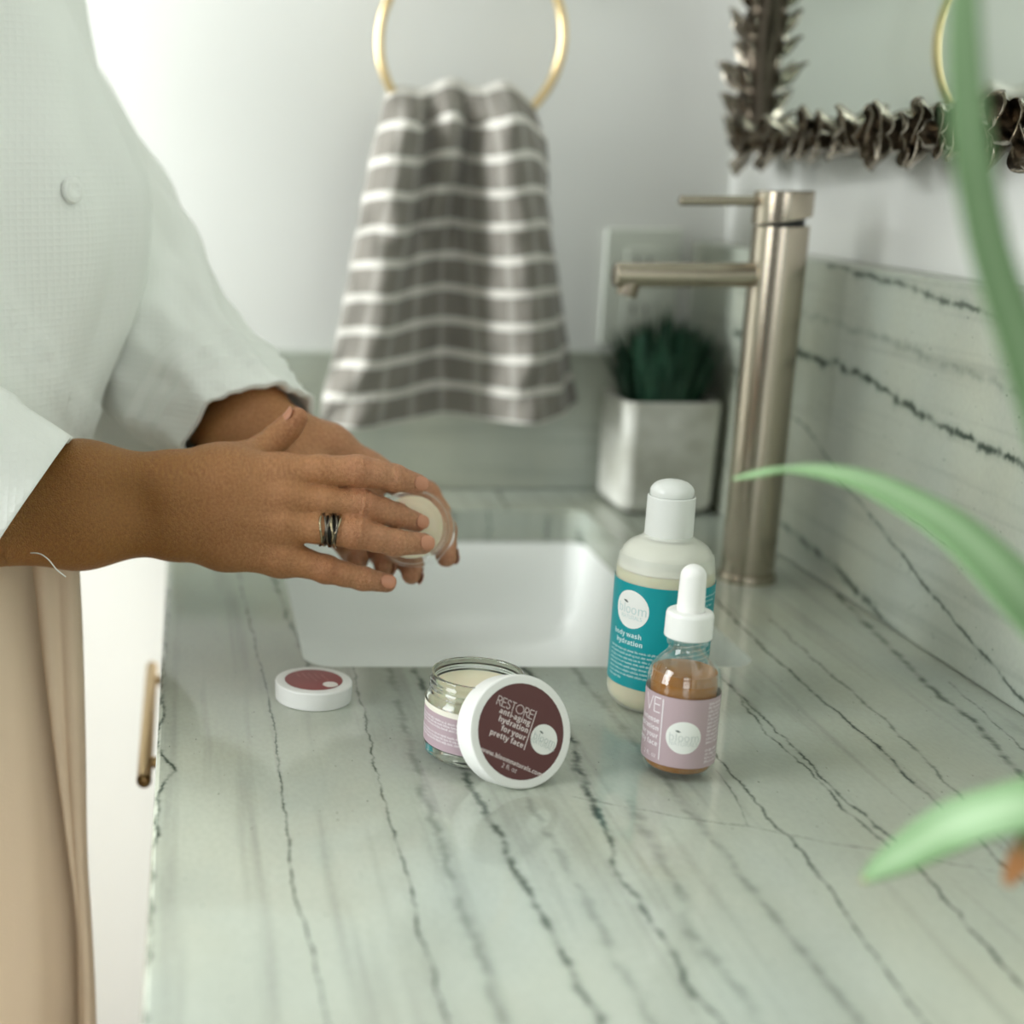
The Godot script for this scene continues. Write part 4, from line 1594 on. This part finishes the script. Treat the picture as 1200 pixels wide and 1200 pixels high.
func sleeve(mb: MB, pts: Array, radii: Array, fold: FastNoiseLite, key: float, slant: float, lead: Vector3) -> void:
	# the cuff is cut at a slant: the side that faces lead reaches further
	var path := spline(pts, 28)
	var m := path.size() - 1
	var first := mb.p.size()
	var rings := []
	for i in m + 1:
		rings.append([i, 0.0])
	rings.append([m, 0.0012])
	rings.append([m, 0.0035])
	for i in range(m - 1, m - 30, -1):
		rings.append([i, 0.005])
	tube(mb, path, func(s: float, a: float) -> float:
		var q := s * (radii.size() - 1)
		var i := mini(int(q), radii.size() - 2)
		var r := lerpf(radii[i], radii[i + 1], smoothstep(0.0, 1.0, q - i))
		var e := 0.014 * fold.get_noise_3d(cos(a) * 0.16 + key, sin(a) * 0.16, s * 0.28) * (1.0 - 0.4 * s)
		for band in [0.80, 0.845, 0.89]:
			e += 0.0022 * exp(-pow((s - band) / 0.011, 2.0))
		return r + e, 72, rings, false)
	var tan: Vector3 = (path[m] - path[m - 1]).normalized()
	for i in range(first, mb.p.size()):
		var s := mb.uv[i].y
		if s > 0.55:
			var out: Vector3 = mb.p[i] - path[int(round(s * m))]
			mb.p[i] += tan * slant * smoothstep(0.55, 1.0, s) * out.normalized().dot(lead)


# ---------------------------------------------------------------- jars and bottles

func thin_glass() -> StandardMaterial3D:
	return glass(0.02, rgb(225, 235, 228))


func solid_glass() -> StandardMaterial3D:
	var m := mat(Color(0.97, 0.985, 0.975, 0.0), 0.02)
	m.refraction_enabled = true
	m.refraction_scale = 0.05
	return m


func build_hand_jar() -> void:
	# held by the left hand, its mouth towards the viewer
	var t := thing("glass_balm_jar", "small open glass jar of pale balm held in the left hand", "jar", Vector3(0.1405, 1.0020, -0.8596))
	var n := Vector3(-0.30, 0.33, 0.894).normalized()
	var x := Vector3.UP.cross(n).normalized()
	t.basis = Basis(x, n, x.cross(n))
	var b := MB.new()
	# mouth at y = 0, foot at y = -0.031
	lathe(b, rounded([Vector2(0, -0.031), Vector2(0.0245, -0.031), Vector2(0.0252, -0.012), Vector2(0.0232, -0.009), Vector2(0.0237, -0.0075), Vector2(0.0232, -0.006), Vector2(0.0237, -0.0035), Vector2(0.0232, -0.002), Vector2(0.0232, 0.0), Vector2(0.0202, 0.0), Vector2(0.0200, -0.027), Vector2(0, -0.027)], [0, 0.003, 0.002, 0.0005, 0.0005, 0.0005, 0.0005, 0.0003, 0.001, 0.001, 0.003, 0]), 64)
	obj("glass_body", b, thin_glass(), t)
	b = MB.new()
	lathe(b, rounded([Vector2(0, -0.0265), Vector2(0.0196, -0.0265), Vector2(0.0198, -0.0045), Vector2(0.016, -0.0052), Vector2(0, -0.0048)], [0, 0.003, 0.0004, 0.001, 0]), 48)
	obj("balm", b, balm(), t)


func balm() -> StandardMaterial3D:
	var m := mat(rgb(236, 228, 200), 0.5)
	m.subsurf_scatter_enabled = true
	m.subsurf_scatter_strength = 0.15
	return m


func white_plastic() -> StandardMaterial3D:
	return mat(rgb(240, 241, 237), 0.35)


func lid_shell(mb: MB, r: float, h: float) -> void:
	# a smooth screw lid with a hollow underside; its top is at y = h
	lathe(mb, rounded([Vector2(0, h - 0.002), Vector2(r - 0.002, h - 0.002), Vector2(r - 0.002, 0.0), Vector2(r - 0.0004, 0.0), Vector2(r, h), Vector2(0, h)], [0, 0, 0, 0.0004, 0.0014, 0]), 72)


func build_small_lid() -> void:
	var t := thing("small_jar_lid", "small white jar lid with a dusty red label lying by the sink", "lid", Vector3(0.0785, COUNTER + 0.0003, -0.8265))
	var b := MB.new()
	lid_shell(b, 0.0241, 0.0115)
	obj("cap", b, white_plastic(), t)
	b = MB.new()
	print_on(b, disc2d(Vector2.ZERO, 0.0180), on_top(0.01165))
	var la := obj("label", b, mat(rgb(140, 62, 62), 0.4), t)
	la.set_meta("label", "dusty red round label")
	b = MB.new()
	print_on(b, disc2d(Vector2(0.0095, -0.0085), 0.0047), on_top(0.0118))
	obj("logo_disc", b, mat(rgb(232, 226, 220), 0.5), la)
	b = MB.new()
	var rng := RandomNumberGenerator.new()
	rng.seed = 12
	for k in 5:
		print_on(b, put(scrawl(rng, 0.008 + 0.003 * (k % 3), 0.0011), Vector2(-0.011 + 0.004 * k, 0.012 - 0.0008 * k), -1.25), on_top(0.01178))
	obj("lettering", b, mat(rgb(196, 140, 134), 0.5), la)


func build_open_jar() -> void:
	var t := thing("glass_cream_jar", "open clear glass jar of cream with a mauve label and no lid", "jar", Vector3(0.1625, COUNTER + 0.0003, -0.7425))
	var b := MB.new()
	lathe(b, rounded([Vector2(0, 0.001), Vector2(0.024, 0.0), Vector2(0.0285, 0.002), Vector2(0.0287, 0.033), Vector2(0.0262, 0.0365), Vector2(0.0255, 0.0375), Vector2(0.0268, 0.0395), Vector2(0.0258, 0.0412), Vector2(0.0268, 0.0432), Vector2(0.0258, 0.0448), Vector2(0.0258, 0.048), Vector2(0.0242, 0.048), Vector2(0.0242, 0.036), Vector2(0.0270, 0.032), Vector2(0.0270, 0.007), Vector2(0, 0.0055)],
		[0, 0.001, 0.002, 0.003, 0.001, 0.0006, 0.0006, 0.0006, 0.0006, 0.0006, 0.0012, 0.0012, 0.002, 0.002, 0.003, 0]), 80)
	obj("glass_body", b, solid_glass(), t)
	b = MB.new()
	lathe(b, rounded([Vector2(0, 0.0100), Vector2(0.0268, 0.0100), Vector2(0.0268, 0.0318), Vector2(0.0240, 0.0358), Vector2(0.0240, 0.0405), Vector2(0.014, 0.0395), Vector2(0, 0.0398)], [0, 0.002, 0.002, 0.001, 0.0006, 0.002, 0]), 64)
	obj("cream", b, balm(), t)
	# label: mauve paper round the body, open at the back
	var r := 0.02885
	var mid := atan2(0.7425, -0.1625)
	b = MB.new()
	lathe(b, PackedVector2Array([Vector2(r, 0.0088), Vector2(r, 0.0292)]), 90, 40.0, mid - 2.7, mid + 2.7)
	var la := obj("label", b, mat(rgb(178, 156, 164), 0.5), t)
	la.set_meta("label", "mauve paper label with small white print")
	b = MB.new()
	lathe(b, PackedVector2Array([Vector2(r, 0.0292), Vector2(r, 0.0325)]), 90, 40.0, mid - 2.7, mid + 2.7)
	obj("label_border", b, mat(rgb(232, 228, 214), 0.5), la)
	b = MB.new()
	var rng := RandomNumberGenerator.new()
	rng.seed = 21
	var place := around(r, mid + 1.5, 0.00012)
	for y in [0.0252, 0.0233, 0.0214, 0.0172, 0.0153, 0.0134]:
		print_on(b, put(scrawl(rng, 0.054 if y != 0.0134 else 0.040, 0.00125), Vector2(0, y)), place)
	obj("lettering", b, mat(rgb(240, 236, 238), 0.5), la)


func build_leaning_lid() -> void:
	var n := Vector3(0.288, 0.329, 0.899).normalized()
	var up := (Vector3.UP - n * n.y).normalized()
	var r := 0.0305
	var h := 0.0155
	# the lid stands on its rim: face centre above the touching point
	var face := Vector3(0.1815, COUNTER, -0.6935) + up * r + Vector3(0, 0.0004, 0)
	var t := thing("large_jar_lid", "large white jar lid with a maroon label leaning against the cream jar", "lid", face - n * h)
	# text runs down to the right, so the lid is turned about its own axis
	var side := up.cross(n).normalized()
	var turn := deg_to_rad(-28.0)
	var tx := side * cos(turn) + up * sin(turn)
	t.basis = Basis(tx, n, tx.cross(n))
	var b := MB.new()
	lid_shell(b, r, h)
	obj("cap", b, white_plastic(), t)
	b = MB.new()
	print_on(b, disc2d(Vector2.ZERO, 0.0257), on_top(h + 0.00012))
	var la := obj("label", b, mat(rgb(92, 48, 48), 0.45), t)
	la.set_meta("label", "round maroon label with white lettering")
	var top := on_top(h + 0.00022)
	b = MB.new()
	var right := 0.0046
	var word := strokes("RESTORE", 0.0047, 0.00045)
	print_on(b, put(word, Vector2(right - 0.0008 - width(word), 0.0084)), top)
	var y := 0.0046
	for s in ["anti-aging", "hydration", "for your", "pretty face"]:
		var w := text2d(s, 0.0029, "Droid Sans", 700)
		print_on(b, put(w, Vector2(right - 0.0010 - width(w), y)), top)
		y -= 0.0042
	var bar := PackedVector2Array()
	rect(bar, right, -0.0085, right + 0.0005, 0.0136)
	print_on(b, bar, top)
	var web := text2d("www.bloomnaturals.com", 0.00205, "Droid Sans", 700)
	print_on(b, put(web, Vector2(-width(web) / 2.0 + 0.0002, -0.0182)), top)
	var vol := text2d("2 fl. oz", 0.0018)
	print_on(b, put(vol, Vector2(-width(vol) / 2.0, -0.0217)), top)
	obj("lettering", b, mat(rgb(228, 216, 214), 0.5), la)
	logo(la, Vector2(0.0142, 0.0010), 0.0081, on_top(h + 0.00020), on_top(h + 0.0003), 0.0, rgb(196, 205, 201))


func build_wash_bottle() -> void:
	var t := thing("body_wash_bottle", "frosted plastic bottle with a teal label standing by the sink", "bottle", Vector3(0.289, COUNTER + 0.0003, -0.818))
	var r := 0.029
	# shell, frosted and half clear
	var shell := mat(Color(0.93, 0.94, 0.90, 0.42), 0.38)
	shell.transparency = BaseMaterial3D.TRANSPARENCY_ALPHA
	var b := MB.new()
	var prof := rounded([Vector2(0, 0.001), Vector2(0.0235, 0.0), Vector2(r, 0.006), Vector2(r, 0.0845), Vector2(0.0262, 0.1005), Vector2(0.0155, 0.1055), Vector2(0.0142, 0.108), Vector2(0, 0.108)], [0, 0.002, 0.005, 0.012, 0.008, 0.002, 0, 0])
	lathe(b, prof, 80)
	obj("shell", b, shell, t)
	b = MB.new()
	lathe(b, rounded([Vector2(0, 0.0018), Vector2(0.0230, 0.0012), Vector2(r - 0.0009, 0.0068), Vector2(r - 0.0009, 0.0845), Vector2(r - 0.0013, 0.0872), Vector2(0, 0.0872)], [0, 0.002, 0.005, 0.003, 0.0003, 0]), 72)
	var wash := mat(rgb(212, 200, 146), 0.35)
	wash.subsurf_scatter_enabled = true
	wash.subsurf_scatter_strength = 0.4
	obj("liquid", b, wash, t)
	b = MB.new()
	lathe(b, rounded([Vector2(0, 0.0874), Vector2(r - 0.0015, 0.0876), Vector2(0.0256, 0.0995), Vector2(0.0152, 0.1046), Vector2(0, 0.107)], [0, 0, 0.008, 0.002, 0]), 64)
	obj("inner_wall", b, mat(rgb(226, 225, 212), 0.5), t)
	# label
	var mid := atan2(0.818, -0.289)
	var lr := r + 0.0002
	b = MB.new()
	lathe(b, PackedVector2Array([Vector2(lr, 0.0165), Vector2(lr, 0.0812)]), 100, 40.0, mid - 2.75, mid + 2.75)
	var la := obj("label", b, mat(rgb(0, 148, 155), 0.38), t)
	la.set_meta("label", "teal label with white logo and print")
	# the logo stands left of the middle
	var place := around(lr, mid + 0.62, 0.00012)
	var lifted := around(lr, mid + 0.62, 0.0002)
	logo(la, Vector2(-0.0008, 0.0655), 0.0118, place, lifted, -0.0, rgb(198, 218, 216))
	b = MB.new()
	var start := -0.0165
	var w := text2d("body wash", 0.0030, "Droid Sans", 700)
	print_on(b, put(w, Vector2(0.0075 - width(w), 0.0482)), lifted)
	w = text2d("hydration", 0.0030, "Droid Sans", 700)
	print_on(b, put(w, Vector2(0.0085 - width(w), 0.0434)), lifted)
	var rng := RandomNumberGenerator.new()
	rng.seed = 33
	for k in 8:
		print_on(b, put(scrawl(rng, 0.034 - 0.002 * (k % 3) if k < 7 else 0.012, 0.0013), Vector2(start, 0.0392 - 0.0026 * k)), lifted)
	var other := around(lr, mid - 0.35, 0.0002)
	for k in 18:
		print_on(b, put(scrawl(rng, 0.030 - 0.003 * (k % 4), 0.0012), Vector2(0.0, 0.0755 - 0.0030 * k)), other)
	obj("lettering", b, mat(rgb(214, 236, 236), 0.5), la)
	# cap with its disc top
	var cm := mat(Color(0.94, 0.95, 0.93, 0.86), 0.3)
	cm.transparency = BaseMaterial3D.TRANSPARENCY_ALPHA
	b = MB.new()
	lathe(b, rounded([Vector2(0, 0.1060), Vector2(0.0140, 0.1060), Vector2(0.0138, 0.1315), Vector2(0.0128, 0.1320), Vector2(0.0122, 0.1300), Vector2(0, 0.1300)], [0, 0.0005, 0.0006, 0.0005, 0.0005, 0]), 56)
	var cap := obj("cap", b, cm, t)
	b = MB.new()
	lathe(b, rounded([Vector2(0, 0.1290), Vector2(0.0112, 0.1290), Vector2(0.0128, 0.1338), Vector2(0.0118, 0.1378), Vector2(0.0070, 0.1408), Vector2(0, 0.1416)], [0, 0, 0.002, 0.003, 0.003, 0]), 56)
	obj("disc_top", b, cm, cap)


func build_dropper_bottle() -> void:
	var t := thing("dropper_bottle", "small glass dropper bottle of amber oil with a mauve label and white bulb", "bottle", Vector3(0.269, COUNTER + 0.0003, -0.7185))
	var r := 0.0192
	var b := MB.new()
	lathe(b, rounded([Vector2(0, 0.0015), Vector2(0.0150, 0.0), Vector2(r, 0.0045), Vector2(r, 0.0530), Vector2(0.0172, 0.0622), Vector2(0.0096, 0.0690), Vector2(0.0092, 0.0722), Vector2(0.0106, 0.0735), Vector2(0.0106, 0.0752), Vector2(0.0090, 0.0765), Vector2(0.0090, 0.0850), Vector2(0.0068, 0.0850), Vector2(0.0068, 0.0700), Vector2(0.0155, 0.0610), Vector2(0.0176, 0.0525), Vector2(0.0176, 0.0040), Vector2(0, 0.0020)],
		[0, 0.001, 0.004, 0.007, 0.008, 0.003, 0.001, 0.0006, 0.0006, 0.0006, 0.0005, 0.0005, 0.002, 0.006, 0.005, 0.003, 0]), 80)
	obj("glass_body", b, thin_glass(), t)
	b = MB.new()
	lathe(b, rounded([Vector2(0, 0.0022), Vector2(0.0174, 0.0042), Vector2(0.0174, 0.0525), Vector2(0.0166, 0.0588), Vector2(0, 0.0588)], [0, 0.003, 0.004, 0.0004, 0]), 72)
	var oil := mat(rgb(160, 106, 20), 0.03)
	oil.albedo_color = Color(0.60, 0.375, 0.0, 0.93)
	oil.refraction_enabled = true
	oil.refraction_scale = 0.047
	obj("oil", b, oil, t)
	b = MB.new()
	lathe(b, rounded([Vector2(0, 0.014), Vector2(0.0014, 0.014), Vector2(0.0034, 0.024), Vector2(0.0034, 0.084), Vector2(0, 0.084)], [0, 0.0008, 0.003, 0, 0]), 24)
	var mid := atan2(0.7185, -0.269)
	obj("pipette", b, thin_glass(), t)
	# label
	var lr := r + 0.00015
	b = MB.new()
	lathe(b, PackedVector2Array([Vector2(lr, 0.0090), Vector2(lr, 0.0482)]), 100, 40.0, mid - 2.75, mid + 2.75)
	var la := obj("label", b, mat(rgb(186, 164, 170), 0.42), t)
	la.set_meta("label", "mauve label with a white bar, logo and print")
	var place := around(lr, mid - 0.12, 0.0001)
	var lifted := around(lr, mid - 0.12, 0.00018)
	logo(la, Vector2(0.0, 0.0265), 0.0092, place, lifted, 0.0, rgb(208, 214, 210))
	b = MB.new()
	var left := around(lr, mid + 0.52, 0.00015)
	var bar := PackedVector2Array()
	rect(bar, 0.0, 0.0115, 0.0006, 0.0462)
	print_on(b, bar, left)
	var w := strokes("VE", 0.0082, 0.0006)
	print_on(b, put(w, Vector2(-0.0012 - width(w), 0.0378)), left)
	var y := 0.0318
	for s in ["intense", "hydration", "for your", "pretty face"]:
		w = text2d(s, 0.0028, "Droid Sans", 700)
		print_on(b, put(w, Vector2(-0.0012 - width(w), y)), left)
		y -= 0.0044
	w = text2d("2 fl. oz", 0.0018)
	print_on(b, put(w, Vector2(-0.0016 - width(w), 0.0120)), left)
	var rng := RandomNumberGenerator.new()
	rng.seed = 44
	var right := around(lr, mid - 0.80, 0.00015)
	for k in 16:
		if k == 11:
			continue
		print_on(b, put(scrawl(rng, 0.017 - 0.002 * (k % 3), 0.0013), Vector2(-0.0004, 0.0448 - 0.0022 * k)), right)
	obj("lettering", b, mat(rgb(240, 236, 238), 0.5), la)
	# dropper
	b = MB.new()
	lathe(b, rounded([Vector2(0.0095, 0.0775), Vector2(0.0124, 0.0775), Vector2(0.0122, 0.0905), Vector2(0.0112, 0.0920), Vector2(0.0075, 0.0922), Vector2(0.0070, 0.0910), Vector2(0, 0.0910)], [0, 0.0006, 0.001, 0.0006, 0.0004, 0, 0]), 72)
	# fine grip ribs round the collar
	for i in b.p.size():
		var q := b.p[i]
		var rad := Vector2(q.x, q.z).length()
		if rad > 0.0119 and q.y > 0.0795 and q.y < 0.0900:
			var k := 1.0 + 0.012 * sin(atan2(q.z, q.x) * 36.0)
			b.p[i] = Vector3(q.x * k, q.y, q.z * k)
	obj("collar", b, white_plastic(), t)
	b = MB.new()
	lathe(b, bulb_profile(), 48)
	obj("rubber_bulb", b, mat(rgb(242, 242, 238), 0.5), t)


func bulb_profile() -> PackedVector2Array:
	var out := PackedVector2Array([Vector2(0.0073, 0.0905), Vector2(0.0071, 0.0935), Vector2(0.0069, 0.1000), Vector2(0.0066, 0.1110)])
	for k in range(1, 9):
		out.append(Vector2(0.0066 * cos(PI / 2.0 * k / 8.0), 0.1110 + 0.0066 * sin(PI / 2.0 * k / 8.0)))
	return out


func build_aloe() -> void:
	var at := Vector3(0.345, COUNTER, -0.36)
	var t := thing("potted_aloe", "strappy green potted plant in the right foreground with arching leaves", "potted plant", at)
	var b := MB.new()
	lathe(b, rounded([Vector2(0, 0.001), Vector2(0.040, 0.0), Vector2(0.052, 0.085), Vector2(0.055, 0.085), Vector2(0.055, 0.1), Vector2(0.050, 0.1), Vector2(0.047, 0.088), Vector2(0, 0.088)], [0, 0.003, 0.001, 0.002, 0.002, 0.002, 0.002, 0]), 48)
	obj("pot", b, mat(rgb(214, 206, 194), 0.6), t)
	b = MB.new()
	lathe(b, rounded([Vector2(0, 0.0885), Vector2(0.0465, 0.0885), Vector2(0.0465, 0.092), Vector2(0, 0.095)], [0, 0, 0.002, 0]), 32)
	obj("soil", b, mat(rgb(62, 48, 36), 0.95), t)
	var green := mat(Color.WHITE, 0.6)
	green.vertex_color_use_as_albedo = true
	green.backlight_enabled = true
	green.backlight = Color(0.25, 0.4, 0.2)
	var rng := RandomNumberGenerator.new()
	rng.seed = 6
	var leaves := []
	for l in ALOE:
		leaves.append(l)
	for k in 5:
		# leaves that lean away, out of the picture
		var a := -0.9 + k * 0.62
		var d := Vector3(cos(a), 0, sin(a))
		var l := []
		for s in 6:
			var q := s / 5.0
			var p := at + Vector3(0, 0.09, 0) + d * (0.015 + 0.10 * q) + Vector3.UP * (0.20 * q - 0.06 * q * q)
			l.append([minf(p.x, 0.49), p.y, p.z, 0.008 * (1.0 - q * q) + 0.001])
		leaves.append(l)
	for k in leaves.size():
		var l: Array = leaves[k]
		var pts := []
		if k < 4:
			pts.append(at + Vector3(-0.008 + 0.005 * k, 0.085, -0.004 * k))
		for q in l:
			pts.append(j3(q))
		var path := spline(pts, 8)
		var m := path.size() - 1
		var wides := []
		if k < 4:
			wides.append(l[0][3])
		for q in l:
			wides.append(q[3])
		b = MB.new()
		var brown: bool = k == 3
		var rows := []
		for i in m + 1:
			var s := float(i) / 8.0
			var i0 := mini(int(s), wides.size() - 2)
			var w: float = lerpf(wides[i0], wides[i0 + 1], s - i0)
			var tan: Vector3 = (path[mini(i + 1, m)] - path[maxi(i - 1, 0)]).normalized()
			var look := Vector3(0.0, 0.75, 0.66) if k != 1 else Vector3(-0.35, 0.2, 0.9)
			var side := tan.cross(look).normalized()
			var up := side.cross(tan).normalized()
			var row := []
			var along := float(i) / m
			for j in 13:
				var a := TAU * j / 12.0
				# a thick strap: hollow above, rounded below
				var x := cos(a)
				var y := sin(a)
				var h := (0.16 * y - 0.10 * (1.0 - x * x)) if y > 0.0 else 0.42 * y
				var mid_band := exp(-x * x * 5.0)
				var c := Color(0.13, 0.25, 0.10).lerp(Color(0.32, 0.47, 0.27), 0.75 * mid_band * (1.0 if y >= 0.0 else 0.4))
				if brown:
					c = c.lerp(Color(0.50, 0.22, 0.08), smoothstep(0.55, 0.75, along))
				elif k == 2:
					c = c.lerp(Color(0.35, 0.22, 0.10), smoothstep(0.95, 1.0, along))
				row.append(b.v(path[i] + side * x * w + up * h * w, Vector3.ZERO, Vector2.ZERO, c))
			rows.append(row)
		for i in m:
			for j in 12:
				b.quad(rows[i][j], rows[i][j + 1], rows[i + 1][j + 1], rows[i + 1][j])
		var o := obj("leaf", b, green, t)
		o.position = -at
		if brown:
			o.set_meta("label", "leaf with a dried orange-brown tip")
